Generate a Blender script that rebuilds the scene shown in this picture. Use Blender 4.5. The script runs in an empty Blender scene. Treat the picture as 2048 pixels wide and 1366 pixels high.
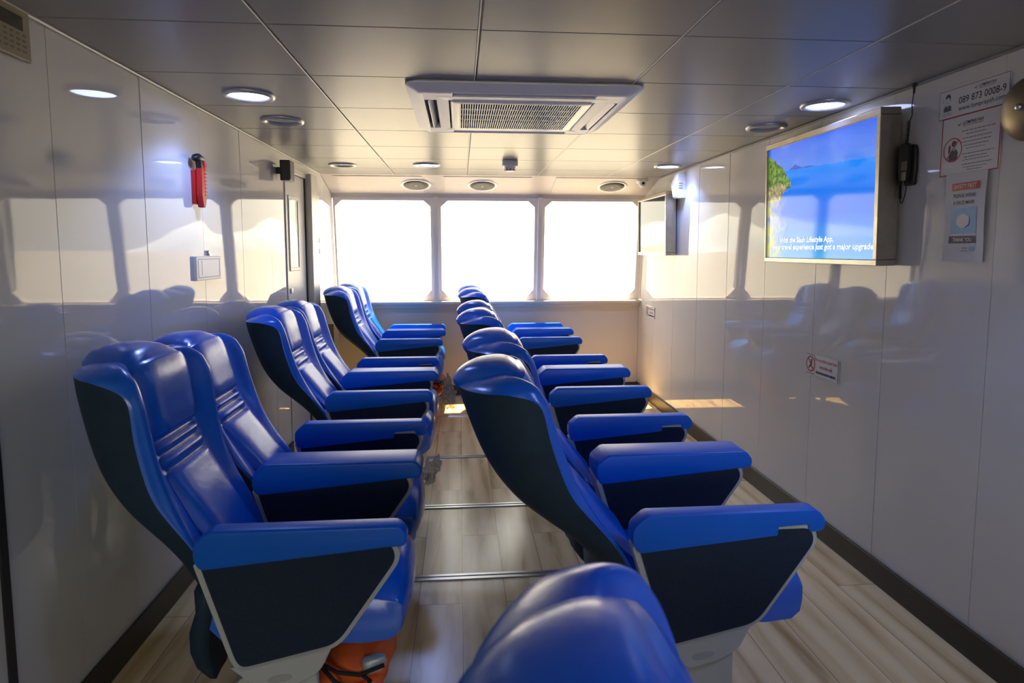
import bpy, bmesh, math, random
from mathutils import Matrix, Vector, noise
random.seed(7)
scene = bpy.context.scene
COL = scene.collection
PI = math.pi

# ------------------------------------------------------------------ helpers
def tag(o, label=None, cat=None, group=None, kind=None):
    if label: o['label'] = label
    if cat: o['category'] = cat
    if group: o['group'] = group
    if kind: o['kind'] = kind
    return o

def empty(name, loc=(0, 0, 0), rot=(0, 0, 0), parent=None):
    o = bpy.data.objects.new(name, None)
    COL.objects.link(o)
    o.empty_display_size = 0.05
    o.location = loc
    o.rotation_euler = rot
    o.parent = parent
    return o

def link(name, me, parent=None, loc=(0, 0, 0), rot=(0, 0, 0)):
    o = bpy.data.objects.new(name, me)
    COL.objects.link(o)
    o.parent = parent
    o.location = loc
    o.rotation_euler = rot
    return o

def mesh(bm, name, m, smooth=False, recalc=True):
    if recalc:
        bmesh.ops.recalc_face_normals(bm, faces=bm.faces)
    me = bpy.data.meshes.new(name)
    bm.to_mesh(me)
    bm.free()
    ms = m if isinstance(m, (list, tuple)) else [m]
    for x in ms:
        me.materials.append(x)
    if smooth:
        me.polygons.foreach_set('use_smooth', [True] * len(me.polygons))
        if smooth != True:
            try:
                me.set_sharp_from_angle(angle=smooth)
            except Exception:
                pass
    return me

def obj(name, bm, m, parent=None, loc=(0, 0, 0), rot=(0, 0, 0), smooth=False):
    return link(name, mesh(bm, name, m, smooth), parent, loc, rot)

def box(bm, x0, x1, y0, y1, z0, z1, bev=0.0, seg=2):
    vs = [bm.verts.new((x, y, z)) for x in (x0, x1) for y in (y0, y1) for z in (z0, z1)]
    f = [(0, 1, 3, 2), (4, 6, 7, 5), (0, 4, 5, 1), (2, 3, 7, 6), (0, 2, 6, 4), (1, 5, 7, 3)]
    fs = [bm.faces.new([vs[i] for i in q]) for q in f]
    if bev > 0:
        es = list({e for fa in fs for e in fa.edges})
        bmesh.ops.bevel(bm, geom=es, offset=bev, segments=seg, profile=0.5, affect='EDGES', clamp_overlap=True)
    return bm

def BOX(*a, **k):
    return box(bmesh.new(), *a, **k)

def round_poly(pts, rads, n=5):
    out = []
    N = len(pts)
    if not isinstance(rads, (list, tuple)):
        rads = [rads] * N
    for i in range(N):
        p = Vector(pts[i]); a = Vector(pts[i - 1]); b = Vector(pts[(i + 1) % N])
        r = rads[i]
        if r <= 0:
            out.append(tuple(p)); continue
        da = (a - p); db = (b - p)
        ra = min(r, da.length * 0.48); rb = min(r, db.length * 0.48)
        A = p + da.normalized() * ra; B = p + db.normalized() * rb
        for k in range(n + 1):
            t = k / n
            q = A * (1 - t) ** 2 + p * 2 * t * (1 - t) + B * t * t
            out.append((q.x, q.y))
    return out

def prism(bm, pts, d0, d1, axis='y', bev=0.0, seg=2):
    """extrude a 2D polygon; axis y: pts are (x,z); axis z: (x,y); axis x: (y,z)"""
    def P(p, d):
        if axis == 'y': return (p[0], d, p[1])
        if axis == 'z': return (p[0], p[1], d)
        return (d, p[0], p[1])
    a = [bm.verts.new(P(p, d0)) for p in pts]
    b = [bm.verts.new(P(p, d1)) for p in pts]
    fa = bm.faces.new(a); fb = bm.faces.new(list(reversed(b)))
    n = len(pts)
    for i in range(n):
        bm.faces.new([a[i], b[i], b[(i + 1) % n], a[(i + 1) % n]])
    if bev > 0:
        es = list(set(list(fa.edges) + list(fb.edges)))
        bmesh.ops.recalc_face_normals(bm, faces=bm.faces)
        bmesh.ops.bevel(bm, geom=es, offset=bev, segments=seg, profile=0.5, affect='EDGES', clamp_overlap=True)
    return bm

def tube(bm, path, r, n=8, caps=True):
    path = [Vector(p) for p in path]
    rings = []
    up = Vector((0.13, 0.31, 0.94))
    for i, p in enumerate(path):
        d = (path[min(i + 1, len(path) - 1)] - path[max(i - 1, 0)]).normalized()
        s = d.cross(up)
        if s.length < 1e-4: s = d.cross(Vector((1, 0, 0)))
        s.normalize(); t = d.cross(s).normalized()
        up = t.cross(d) if False else up
        rr = r[i] if isinstance(r, (list, tuple)) else r
        rings.append([bm.verts.new(p + (s * math.cos(2 * PI * k / n) + t * math.sin(2 * PI * k / n)) * rr) for k in range(n)])
    for a, b in zip(rings, rings[1:]):
        for k in range(n):
            bm.faces.new([a[k], a[(k + 1) % n], b[(k + 1) % n], b[k]])
    if caps:
        bm.faces.new(rings[0]); bm.faces.new(list(reversed(rings[-1])))
    return bm

def lathe(bm, prof, n=40, M=None):
    """prof: (r,z) list revolved about z"""
    rings = []
    for r, z in prof:
        if r < 1e-6:
            rings.append([bm.verts.new((0, 0, z))])
        else:
            rings.append([bm.verts.new((r * math.cos(2 * PI * k / n), r * math.sin(2 * PI * k / n), z)) for k in range(n)])
    for a, b in zip(rings, rings[1:]):
        for k in range(n):
            k2 = (k + 1) % n
            if len(a) == 1 and len(b) == 1: continue
            if len(a) == 1: bm.faces.new([a[0], b[k], b[k2]])
            elif len(b) == 1: bm.faces.new([a[k], a[k2], b[0]])
            else: bm.faces.new([a[k], a[k2], b[k2], b[k]])
    if M is not None:
        bmesh.ops.transform(bm, matrix=M, verts=bm.verts)
    return bm

def disc(bm, cx, cy, r, z, n=28, sx=1, sy=1):
    vs = [bm.verts.new((cx + r * sx * math.cos(2 * PI * k / n), cy + r * sy * math.sin(2 * PI * k / n), z)) for k in range(n)]
    bm.faces.new(vs); return bm

def ring(bm, cx, cy, r0, r1, z, n=36):
    a = [bm.verts.new((cx + r0 * math.cos(2 * PI * k / n), cy + r0 * math.sin(2 * PI * k / n), z)) for k in range(n)]
    b = [bm.verts.new((cx + r1 * math.cos(2 * PI * k / n), cy + r1 * math.sin(2 * PI * k / n), z)) for k in range(n)]
    for k in range(n):
        bm.faces.new([a[k], b[k], b[(k + 1) % n], a[(k + 1) % n]])
    return bm

def poly(bm, pts, z):
    bm.faces.new([bm.verts.new((p[0], p[1], z)) for p in pts]); return bm

def interp(tab, x):
    if x <= tab[0][0]: return tab[0][1]
    for (a, va), (b, vb) in zip(tab, tab[1:]):
        if x <= b:
            t = (x - a) / (b - a)
            return va + (vb - va) * t
    return tab[-1][1]

def text_mesh(s, name, m, w=None, h=None, size=None, align='CENTER', bold=0.0, shear=0.0):
    cu = bpy.data.curves.new(name, 'FONT')
    cu.body = s; cu.align_x = align; cu.align_y = 'CENTER'; cu.size = 1.0
    cu.offset = bold; cu.shear = shear; cu.resolution_u = 3
    tmp = bpy.data.objects.new('tmp_text', cu); COL.objects.link(tmp)
    dg = bpy.context.evaluated_depsgraph_get(); dg.update()
    me = bpy.data.meshes.new_from_object(tmp.evaluated_get(dg))
    bpy.data.objects.remove(tmp); bpy.data.curves.remove(cu)
    xs = [v.co.x for v in me.vertices]; ys = [v.co.y for v in me.vertices]
    W = max(xs) - min(xs); Hh = max(ys) - min(ys)
    cx = (max(xs) + min(xs)) / 2; cy = (max(ys) + min(ys)) / 2
    sx = (w / W) if w else (size or 1); sy = (h / Hh) if h else sx
    for v in me.vertices:
        v.co.x = (v.co.x - cx) * sx; v.co.y = (v.co.y - cy) * sy
    me.name = name
    me.materials.clear(); me.materials.append(m)
    return me

# ------------------------------------------------------------------ materials
def newmat(name):
    m = bpy.data.materials.new(name); m.use_nodes = True
    nt = m.node_tree
    b = nt.nodes['Principled BSDF']
    return m, nt, b

def N(nt, t, **kw):
    n = nt.nodes.new(t)
    for k, v in kw.items(): setattr(n, k, v)
    return n

def mat(name, col, rough=0.5, metal=0.0, spec=0.5, emit=None, estr=0.0, var=0.0, vscale=8.0, bump=0.0, bscale=60.0, coat=0.0, coatr=0.05, stretch=(1, 1, 1), rvar=0.0):
    m, nt, b = newmat(name)
    b.inputs['Base Color'].default_value = (*col, 1)
    b.inputs['Roughness'].default_value = rough
    b.inputs['Metallic'].default_value = metal
    b.inputs['Specular IOR Level'].default_value = spec
    b.inputs['Coat Weight'].default_value = coat
    b.inputs['Coat Roughness'].default_value = coatr
    if emit:
        b.inputs['Emission Color'].default_value = (*emit, 1)
        b.inputs['Emission Strength'].default_value = estr
    if var or bump or rvar:
        tc = N(nt, 'ShaderNodeTexCoord'); mp = N(nt, 'ShaderNodeMapping')
        mp.inputs['Scale'].default_value = stretch
        nt.links.new(tc.outputs['Object'], mp.inputs['Vector'])
    if var or rvar:
        nz = N(nt, 'ShaderNodeTexNoise'); nz.inputs['Scale'].default_value = vscale; nz.inputs['Detail'].default_value = 5
        nt.links.new(mp.outputs[0], nz.inputs['Vector'])
    if var:
        mx = N(nt, 'ShaderNodeMix', data_type='RGBA')
        mx.inputs['A'].default_value = (*[c * (1 - var) for c in col], 1)
        mx.inputs['B'].default_value = (*[min(1, c * (1 + var)) for c in col], 1)
        nt.links.new(nz.outputs['Fac'], mx.inputs['Factor'])
        nt.links.new(mx.outputs['Result'], b.inputs['Base Color'])
    if rvar:
        mr = N(nt, 'ShaderNodeMapRange')
        mr.inputs['To Min'].default_value = max(0, rough - rvar); mr.inputs['To Max'].default_value = rough + rvar
        nt.links.new(nz.outputs['Fac'], mr.inputs['Value']); nt.links.new(mr.outputs[0], b.inputs['Roughness'])
    if bump:
        nb = N(nt, 'ShaderNodeTexNoise'); nb.inputs['Scale'].default_value = bscale; nb.inputs['Detail'].default_value = 3
        nt.links.new(mp.outputs[0], nb.inputs['Vector'])
        bp = N(nt, 'ShaderNodeBump'); bp.inputs['Strength'].default_value = 1.0; bp.inputs['Distance'].default_value = bump
        nt.links.new(nb.outputs['Fac'], bp.inputs['Height']); nt.links.new(bp.outputs[0], b.inputs['Normal'])
    return m

M = {}
M['vinyl'] = mat('blue_vinyl', (0.001, 0.135, 0.76), 0.255, spec=0.95, var=0.10, vscale=5, bump=0.0007, bscale=38)
M['arm_vinyl'] = mat('blue_arm_vinyl', (0.001, 0.135, 0.70), 0.33, spec=0.4, var=0.08, vscale=6, bump=0.0002, bscale=150)
M['fabric'] = mat('navy_fabric', (0.022, 0.033, 0.056), 0.85, spec=0.2, var=0.25, vscale=160, bump=0.0003, bscale=500)
M['shell'] = mat('navy_back_cover', (0.018, 0.040, 0.068), 0.6, spec=0.3, var=0.25, vscale=20, bump=0.0015, bscale=14)
M['plastic'] = mat('pale_grey_plastic', (0.52, 0.53, 0.50), 0.42, spec=0.45)
M['wall'] = mat('gloss_laminate_wall', (0.66, 0.65, 0.62), 0.03, spec=0.36, var=0.03, vscale=2.0, bump=0.0010, bscale=1.3)
M['wallback'] = mat('wall_joint_dark', (0.10, 0.10, 0.10), 0.6)
M['front'] = mat('front_bulkhead_paint', (0.60, 0.55, 0.49), 0.40, spec=0.25, var=0.02, vscale=3)
M['frame'] = mat('window_frame_paint', (0.82, 0.79, 0.77), 0.35, spec=0.4)
M['ceil'] = mat('satin_ceiling_panel', (0.275, 0.275, 0.255), 0.30, metal=0.0, spec=0.14, var=0.03, vscale=1.2, bump=0.0016, bscale=1.6)
M['ceilback'] = mat('ceiling_joint', (0.16, 0.155, 0.14), 0.5)
M['strip'] = mat('ceiling_strip_white', (0.72, 0.70, 0.62), 0.3, metal=0.1)
M['base'] = mat('dark_brown_baseboard', (0.034, 0.026, 0.016), 0.42, var=0.25, vscale=9)
M['alu'] = mat('aluminium_strip', (0.62, 0.62, 0.62), 0.28, metal=0.9, var=0.06, vscale=20)
M['steel'] = mat('brushed_steel', (0.42, 0.39, 0.34), 0.30, metal=0.95, var=0.25, vscale=14)
M['white'] = mat('white_plastic', (0.85, 0.84, 0.81), 0.32, spec=0.45)
M['offwhite'] = mat('offwhite_plastic', (0.86, 0.86, 0.86), 0.4)
M['black'] = mat('black_plastic', (0.012, 0.012, 0.013), 0.38)
M['darkgrille'] = mat('dark_grille', (0.06, 0.058, 0.052), 0.6, var=0.3, vscale=300)
M['cavity'] = mat('dark_cavity', (0.012, 0.011, 0.010), 0.8)
M['red'] = mat('red_plastic', (0.62, 0.015, 0.012), 0.35)
M['signwhite'] = mat('sign_white', (0.66, 0.66, 0.66), 0.35, spec=0.4)
M['paper'] = mat('poster_paper', (0.60, 0.61, 0.64), 0.5, spec=0.3)
M['navyink'] = mat('navy_ink', (0.012, 0.012, 0.05), 0.5)
M['blackink'] = mat('black_ink', (0.01, 0.01, 0.014), 0.5)
M['greyink'] = mat('grey_ink', (0.22, 0.22, 0.23), 0.5)
M['redink'] = mat('red_ink', (0.45, 0.02, 0.02), 0.45)
M['orangered'] = mat('orange_red_ink', (0.55, 0.06, 0.025), 0.45)
M['cyanink'] = mat('cyan_ink', (0.06, 0.30, 0.58), 0.4)
M['oliveink'] = mat('olive_ink', (0.13, 0.13, 0.03), 0.5)
M['maskwhite'] = mat('mask_white', (0.72, 0.70, 0.70), 0.5)
M['orange'] = mat('life_jacket_orange', (0.95, 0.15, 0.03), 0.5, var=0.18, vscale=12, bump=0.004, bscale=18)
M['reflect'] = mat('reflective_tape', (0.55, 0.58, 0.58), 0.35, metal=0.3)
M['strap'] = mat('black_webbing', (0.012, 0.012, 0.012), 0.7)
M['brownbag'] = mat('brown_plastic_sheet', (0.23, 0.13, 0.045), 0.28, spec=0.6, var=0.35, vscale=7)
M['brass'] = mat('aged_brass', (0.23, 0.185, 0.11), 0.42, metal=0.7, var=0.10, vscale=5)
M['beige'] = mat('beige_plastic', (0.36, 0.31, 0.19), 0.45, var=0.08, vscale=10)
M['display'] = mat('dark_display', (0.02, 0.018, 0.014), 0.2)
M['door'] = mat('painted_door', (0.66, 0.645, 0.61), 0.32, spec=0.5)
M['jamb'] = mat('grey_metal_jamb', (0.62, 0.60, 0.55), 0.34, metal=0.2)
M['seal'] = mat('rubber_seal', (0.012, 0.012, 0.012), 0.6)
M['yellowtape'] = mat('yellow_edge', (0.55, 0.50, 0.03), 0.5)
M['stripdark'] = mat('dark_wall_strip', (0.02, 0.02, 0.021), 0.5)
M['led'] = mat('led_diffuser', (0.9, 0.9, 0.9), 0.4, emit=(0.50, 0.58, 1.0), estr=16.0)
M['lampoff'] = mat('unlit_diffuser', (0.34, 0.37, 0.42), 0.3)
M['lamprim'] = mat('lamp_rim', (0.48, 0.47, 0.44), 0.32, metal=0.5)
M['logo'] = mat('embossed_badge', (0.42, 0.42, 0.40), 0.3)

def glass_mat(name, tint, f0=0.04):
    m = bpy.data.materials.new(name); m.use_nodes = True
    nt = m.node_tree; nt.nodes.clear()
    out = N(nt, 'ShaderNodeOutputMaterial')
    tr = N(nt, 'ShaderNodeBsdfTransparent'); tr.inputs['Color'].default_value = (*tint, 1)
    gl = N(nt, 'ShaderNodeBsdfGlossy'); gl.inputs['Roughness'].default_value = 0.02
    fr = N(nt, 'ShaderNodeFresnel')
    ge = N(nt, 'ShaderNodeNewGeometry'); mi = N(nt, 'ShaderNodeMapRange')   # same index seen from either face of the pane
    mi.inputs['To Min'].default_value = 1.45; mi.inputs['To Max'].default_value = 1 / 1.45
    nt.links.new(ge.outputs['Backfacing'], mi.inputs['Value']); nt.links.new(mi.outputs[0], fr.inputs['IOR'])
    mx = N(nt, 'ShaderNodeMixShader')
    nt.links.new(fr.outputs[0], mx.inputs[0]); nt.links.new(tr.outputs[0], mx.inputs[1]); nt.links.new(gl.outputs[0], mx.inputs[2])
    nt.links.new(mx.outputs[0], out.inputs['Surface'])
    return m
M['glass'] = glass_mat('window_glass', (0.96, 0.97, 0.95))
M['tealglass'] = mat('tinted_door_glass', (0.05, 0.15, 0.17), 0.05, spec=0.6)

def plastic_film():
    m = bpy.data.materials.new('clear_plastic_film'); m.use_nodes = True
    nt = m.node_tree; nt.nodes.clear()
    out = N(nt, 'ShaderNodeOutputMaterial')
    tr = N(nt, 'ShaderNodeBsdfTransparent'); tr.inputs['Color'].default_value = (0.88, 0.87, 0.84, 1)
    pr = N(nt, 'ShaderNodeBsdfPrincipled'); pr.inputs['Base Color'].default_value = (0.50, 0.47, 0.42, 1); pr.inputs['Roughness'].default_value = 0.2
    mx = N(nt, 'ShaderNodeMixShader'); mx.inputs[0].default_value = 0.42
    nt.links.new(tr.outputs[0], mx.inputs[1]); nt.links.new(pr.outputs[0], mx.inputs[2]); nt.links.new(mx.outputs[0], out.inputs['Surface'])
    return m
M['film'] = plastic_film()

def floor_mat():
    m, nt, b = newmat('oak_vinyl_plank')
    tc = N(nt, 'ShaderNodeTexCoord')
    # planks run along Y: brick texture with rotated mapping
    mp = N(nt, 'ShaderNodeMapping'); mp.inputs['Rotation'].default_value = (0, 0, PI / 2)
    nt.links.new(tc.outputs['Object'], mp.inputs['Vector'])
    br = N(nt, 'ShaderNodeTexBrick'); br.inputs['Scale'].default_value = 1.0
    br.inputs['Brick Width'].default_value = 1.22; br.inputs['Row Height'].default_value = 0.18
    br.inputs['Mortar Size'].default_value = 0.0012; br.inputs['Mortar Smooth'].default_value = 0.1
    br.inputs['Color1'].default_value = (0.2, 0.2, 0.2, 1); br.inputs['Color2'].default_value = (0.8, 0.8, 0.8, 1); br.inputs['Mortar'].default_value = (0.5, 0.5, 0.5, 1)
    br.inputs['Bias'].default_value = 0.0
    nt.links.new(mp.outputs[0], br.inputs['Vector'])
    # grain, offset per plank
    cb = N(nt, 'ShaderNodeVectorMath', operation='MULTIPLY_ADD')
    nt.links.new(br.outputs['Color'], cb.inputs[0]); cb.inputs[1].default_value = (7.3, 3.1, 5.0)
    nt.links.new(tc.outputs['Object'], cb.inputs[2])
    m2 = N(nt, 'ShaderNodeMapping'); m2.inputs['Scale'].default_value = (7, 0.7, 1)
    nt.links.new(cb.outputs[0], m2.inputs['Vector'])
    nz = N(nt, 'ShaderNodeTexNoise'); nz.inputs['Scale'].default_value = 1.6; nz.inputs['Detail'].default_value = 6; nz.inputs['Distortion'].default_value = 1.2
    nt.links.new(m2.outputs[0], nz.inputs['Vector'])
    wv = N(nt, 'ShaderNodeTexWave', wave_type='RINGS', rings_direction='SPHERICAL'); wv.inputs['Scale'].default_value = 1.1; wv.inputs['Distortion'].default_value = 5.0; wv.inputs['Detail'].default_value = 3; wv.inputs['Detail Scale'].default_value = 1.2
    m3 = N(nt, 'ShaderNodeMapping'); m3.inputs['Scale'].default_value = (2.6, 0.35, 1)
    nt.links.new(cb.outputs[0], m3.inputs['Vector']); nt.links.new(m3.outputs[0], wv.inputs['Vector'])
    ad = N(nt, 'ShaderNodeMath', operation='MULTIPLY_ADD'); nt.links.new(wv.outputs['Fac'], ad.inputs[0]); ad.inputs[1].default_value = 0.35; nt.links.new(nz.outputs['Fac'], ad.inputs[2])
    cr = N(nt, 'ShaderNodeValToRGB')
    e = cr.color_ramp.elements
    e[0].position = 0.30; e[0].color = (0.44, 0.27, 0.10, 1)
    e[1].position = 0.85; e[1].color = (0.90, 0.69, 0.37, 1)
    x = e.new(0.55); x.color = (0.76, 0.55, 0.27, 1)
    nt.links.new(ad.outputs[0], cr.inputs[0])
    mx = N(nt, 'ShaderNodeMix', data_type='RGBA', blend_type='MULTIPLY'); mx.inputs['Factor'].default_value = 0.10
    nt.links.new(cr.outputs[0], mx.inputs['A']); nt.links.new(br.outputs['Color'], mx.inputs['B'])
    mo = N(nt, 'ShaderNodeMix', data_type='RGBA'); nt.links.new(br.outputs['Fac'], mo.inputs['Factor'])
    nt.links.new(mx.outputs['Result'], mo.inputs['A']); mo.inputs['B'].default_value = (0.10, 0.075, 0.05, 1)
    nt.links.new(mo.outputs['Result'], b.inputs['Base Color'])
    b.inputs['Roughness'].default_value = 0.25
    b.inputs['Specular IOR Level'].default_value = 0.9
    bp = N(nt, 'ShaderNodeBump'); bp.inputs['Distance'].default_value = 0.00015
    nt.links.new(ad.outputs[0], bp.inputs['Height']); nt.links.new(bp.outputs[0], b.inputs['Normal'])
    return m
M['floor'] = floor_mat()

# ------------------------------------------------------------------ room constants
XL, XR = -1.19, 1.80
YB, YF = -2.60, 6.15
ZC = 2.10

# floor
tag(obj('floor', BOX(XL - .1, XR + .1, YB - .1, YF + .1, -0.06, 0.0), M['floor']), kind='structure')

# ceiling: backing slab plus one shallow panel per bay
bm = bmesh.new()
xs = [XL, -0.56, 0.063, 0.685, 1.31, XR]
ys = [YB]
y = 1.895 - 0.53 * 8
while y < 5.4:
    if y > YB + 0.1: ys.append(y)
    y += 0.532
ys.append(5.52)
for i in range(len(xs) - 1):
    for j in range(len(ys) - 1):
        gx, gy = 0.004, 0.0016
        n0 = len(bm.faces)
        box(bm, xs[i] + (gx if i else 0), xs[i + 1] - (gx if i < len(xs) - 2 else 0), ys[j] + gy, ys[j + 1] - gy, ZC, ZC + 0.012, 0.0022, 1)
bmc = bm
cei = obj('ceiling', bmc, M['ceil'])
tag(cei, kind='structure')
bb = BOX(XL - .1, XR + .1, YB - .1, 6.03, ZC + 0.009, ZC + 0.12)
bk = obj('ceiling_backing', bb, M['ceilback'], cei)
bs = bmesh.new()
for i, x in enumerate(xs[1:-1]):
    box(bs, x - 0.0045, x - 0.0005, YB, 5.52, ZC - 0.0022, ZC + 0.01, 0.001, 1)
obj('seam_strip', bs, M['strip'], cei)

# walls of separate laminate sheets, each hung a hair out of true
def panel_wall(name, x, side, skip=None):
    bm = bmesh.new()
    ys = [YB]
    y = 1.965 - 0.527 * 8
    while y < YF - 0.1:
        if y > YB + 0.1: ys.append(y)
        y += 0.527
    ys.append(YF)
    rnd = random.Random(3 if side < 0 else 11)
    for a, b in zip(ys, ys[1:]):
        t = rnd.uniform(-0.0022, 0.0022); tv = rnd.uniform(-0.0022, 0.0022)
        g = 0.0012
        nseg = 6
        for k in range(1):
            y0, y1 = a + g, b - g
            def X(yy, zz):  # a hair of twist per sheet
                u = (yy - (a + b) / 2) / 0.26; v = (zz - 1.05) / 1.05
                return x + side * 0.0022 - (0.0006 * u * (t / 0.0022) + 0.0012 * v * (tv / 0.0022))
            vs = [bm.verts.new((X(yy, zz), yy, zz)) for yy, zz in ((y0, 0), (y1, 0), (y1, ZC + .01), (y0, ZC + .01))]
            vb = [bm.verts.new((x + side * 0.012, yy, zz)) for yy, zz in ((y0, 0), (y1, 0), (y1, ZC + .01), (y0, ZC + .01))]
            bm.faces.new(vs)
            bm.faces.new(list(reversed(vb)))
            for q in range(4):
                bm.faces.new([vs[q], vs[(q + 1) % 4], vb[(q + 1) % 4], vb[q]])
    w = obj(name, bm, M['wall'])
    tag(w, kind='structure')
    bk = BOX(min(x + side * 0.008, x + side * 0.1), max(x + side * 0.008, x + side * 0.1), YB - .1, YF + .1, -0.02, ZC + .1)
    obj('wall_joint', bk, M['wallback'], w)
    return w
panel_wall('wall_left', XL, -1)
panel_wall('wall_right', XR, 1)

# baseboards
tag(obj('baseboard_left', BOX(XL, XL + 0.012, YB, 4.39, 0, 0.105, 0.002, 1), M['base']), kind='structure')
tag(obj('baseboard_right', BOX(XR - 0.012, XR, YB, YF, 0, 0.108, 0.002, 1), M['base']), kind='structure')
tag(obj('baseboard_front', BOX(XL + .012, XR - .012, YF - 0.012, YF, 0, 0.10, 0.002, 1), M['base']), kind='structure')
tag(obj('trim_1', BOX(XL, XL + 0.011, YB, 5.5, ZC - 0.009, ZC, 0.003, 2), M['strip']), kind='structure')
tag(obj('trim_2', BOX(XR - 0.012, XR, YB, 5.5, ZC - 0.010, ZC, 0.003, 2), M['ceil']), kind='structure')
tag(obj('trim_3', BOX(XL - .002, XL + 0.004, 1.638, 1.667, 0.105, ZC - .012, 0.001, 1), M['stripdark']), kind='structure')

# metal strips across the aisle
for i, (yy, x0, x1) in enumerate([(2.645, -.45, .75), (3.412, -.45, .62), (4.26, -.24, .62), (5.345, -.45, .62), (6.03, -.45, .62)]):
    bm = bmesh.new()
    box(bm, x0, x1, yy - 0.026, yy + 0.026, 0.0, 0.003, 0.001, 1)
    box(bm, x0, x1, yy - 0.024, yy - 0.008, 0.003, 0.006, 0.0012, 1)
    box(bm, x0, x1, yy + 0.006, yy + 0.024, 0.003, 0.006, 0.0012, 1)
    tag(obj('trim_%d' % (4 + i), bm, M['alu']), kind='structure')

# ------------------------------------------------------------------ front bulkhead and windows
tag(obj('wall_front', BOX(XL, XR, YF, YF + 0.1, 0, 0.93), M['front']), kind='structure')
bm = bmesh.new()
box(bm, XL, XR, 6.045, 6.22, 0.925, 0.95, 0.006, 2)
box(bm, XL, XR, 6.105, 6.15, 0.885, 0.93, 0.003, 1)
tag(obj('trim_9', bm, M['front']), kind='structure')
# sloping fascia
bm = bmesh.new()
prism(bm, [(5.52, 2.10), (5.97, 1.978), (5.99, 1.94), (6.05, 1.94), (6.05, 2.11), (5.52, 2.112)], XL, XR, axis='x')
for (a, b) in ((-1.10, -0.33), (-0.14, 0.64), (0.86, 1.66)):
    # shallow raised panel lying on the slope
    s = (1.978 - 2.10) / (5.97 - 5.52)
    P = lambda yy, d: (yy, 2.10 + s * (yy - 5.52) - d)
    prism(bm, [P(5.55, 0.0), P(5.55, 0.004), P(5.93, 0.004), P(5.93, 0.0)], a, b, axis='x')
tag(obj('trim_10', bm, M['front']), kind='structure')

# windows lie in a plane leaning inwards at the top
WB = Vector((0, 6.13, 0.945)); WT = Vector((0, 6.005, 1.945))
wv = (WT - WB); WH = wv.length; wv.normalize(); wn = Vector((0, -wv.z, wv.y))  # wn points into the room
def WP(x, v, d=0.0):
    p = WB + wv * v + wn * d
    return Vector((x, p.y, p.z))
def wprism(bm, pts, d0, d1):
    a = [bm.verts.new(WP(p[0], p[1], d0)) for p in pts]
    b = [bm.verts.new(WP(p[0], p[1], d1)) for p in pts]
    n = len(pts)
    bm.faces.new(a); bm.faces.new(list(reversed(b)))
    for i in range(n): bm.faces.new([a[i], b[i], b[(i + 1) % n], a[(i + 1) % n]])
def wring(bm, outer, inner, d0, d1):
    n = len(outer)
    L = [[bm.verts.new(WP(p[0], p[1], d)) for p in loop] for d in (d0, d1) for loop in (outer, inner)]
    o0, i0, o1, i1 = L
    for k in range(n):
        j = (k + 1) % n
        bm.faces.new([o0[k], o0[j], i0[j], i0[k]])
        bm.faces.new([o1[k], i1[k], i1[j], o1[j]])
        bm.faces.new([i0[k], i0[j], i1[j], i1[k]])
        bm.faces.new([o0[k], o1[k], o1[j], o0[j]])
bounds = [XL, -0.228, 0.772, XR]
for k in range(3):
    a, b = bounds[k], bounds[k + 1]
    x0, x1 = a + 0.006, b - 0.006
    i0, i1 = a + 0.05, b - 0.05
    if k == 0: i0 = a + 0.022
    if k == 2: i1 = b - 0.055
    v0, v1 = 0.022, WH - 0.028
    ct, cb = 0.058, 0.085
    inner = [(i0 + cb, v0), (i1 - cb, v0), (i1, v0 + cb * 1.15), (i1, v1 - ct), (i1 - ct * 1.1, v1), (i0 + ct * 1.1, v1), (i0, v1 - ct), (i0, v0 + cb * 1.15)]
    outer = [(x0 + 0.001, 0.0), (x1 - 0.001, 0.0), (x1, 0.001), (x1, WH - 0.001), (x1 - 0.001, WH), (x0 + 0.001, WH), (x0, WH - 0.001), (x0, 0.001)]
    bm = bmesh.new(); wring(bm, outer, inner, -0.03, 0.018)
    w = obj('window_%d' % (k + 1), bm, M['frame'])
    tag(w, kind='structure')
    bm = bmesh.new(); wprism(bm, [(x0, 0.005), (x1, 0.005), (x1, WH - 0.005), (x0, WH - 0.005)], -0.022, -0.016)
    obj('window_pane', bm, M['glass'], w)
for i, x in enumerate(bounds[1:-1]):
    bm = bmesh.new(); wprism(bm, [(x - 0.020, -0.01), (x + 0.020, -0.01), (x + 0.020, WH + 0.01), (x - 0.020, WH + 0.01)], -0.03, 0.055)
    tag(obj('trim_%d' % (11 + i), bm, M['frame']), kind='structure')

# ------------------------------------------------------------------ wall behind the camera, with two unseen windows added for fill light
bm = bmesh.new()
wx = [(-0.85, 0.15), (0.45, 1.45)]
box(bm, XL, XR, YB - 0.08, YB, 0, 0.95)
box(bm, XL, XR, YB - 0.08, YB, 1.85, ZC)
for a, b in ((XL, -0.85), (0.15, 0.45), (1.45, XR)):
    box(bm, a, b, YB - 0.08, YB, 0.95, 1.85)
tag(obj('wall_back', bm, M['front']), kind='structure')
for k, (a, b) in enumerate(wx):
    bm = bmesh.new()
    for q in ((a, b, .95, .98), (a, b, 1.82, 1.85), (a, a + .03, .98, 1.82), (b - .03, b, .98, 1.82)):
        box(bm, q[0], q[1], YB - .06, YB + .01, q[2], q[3])
    w = obj('window_%d' % (4 + k), bm, M['frame']); tag(w, kind='structure')
    obj('window_pane', BOX(a + .03, b - .03, YB - .04, YB - .034, .98, 1.82), M['glass'], w)

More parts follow.
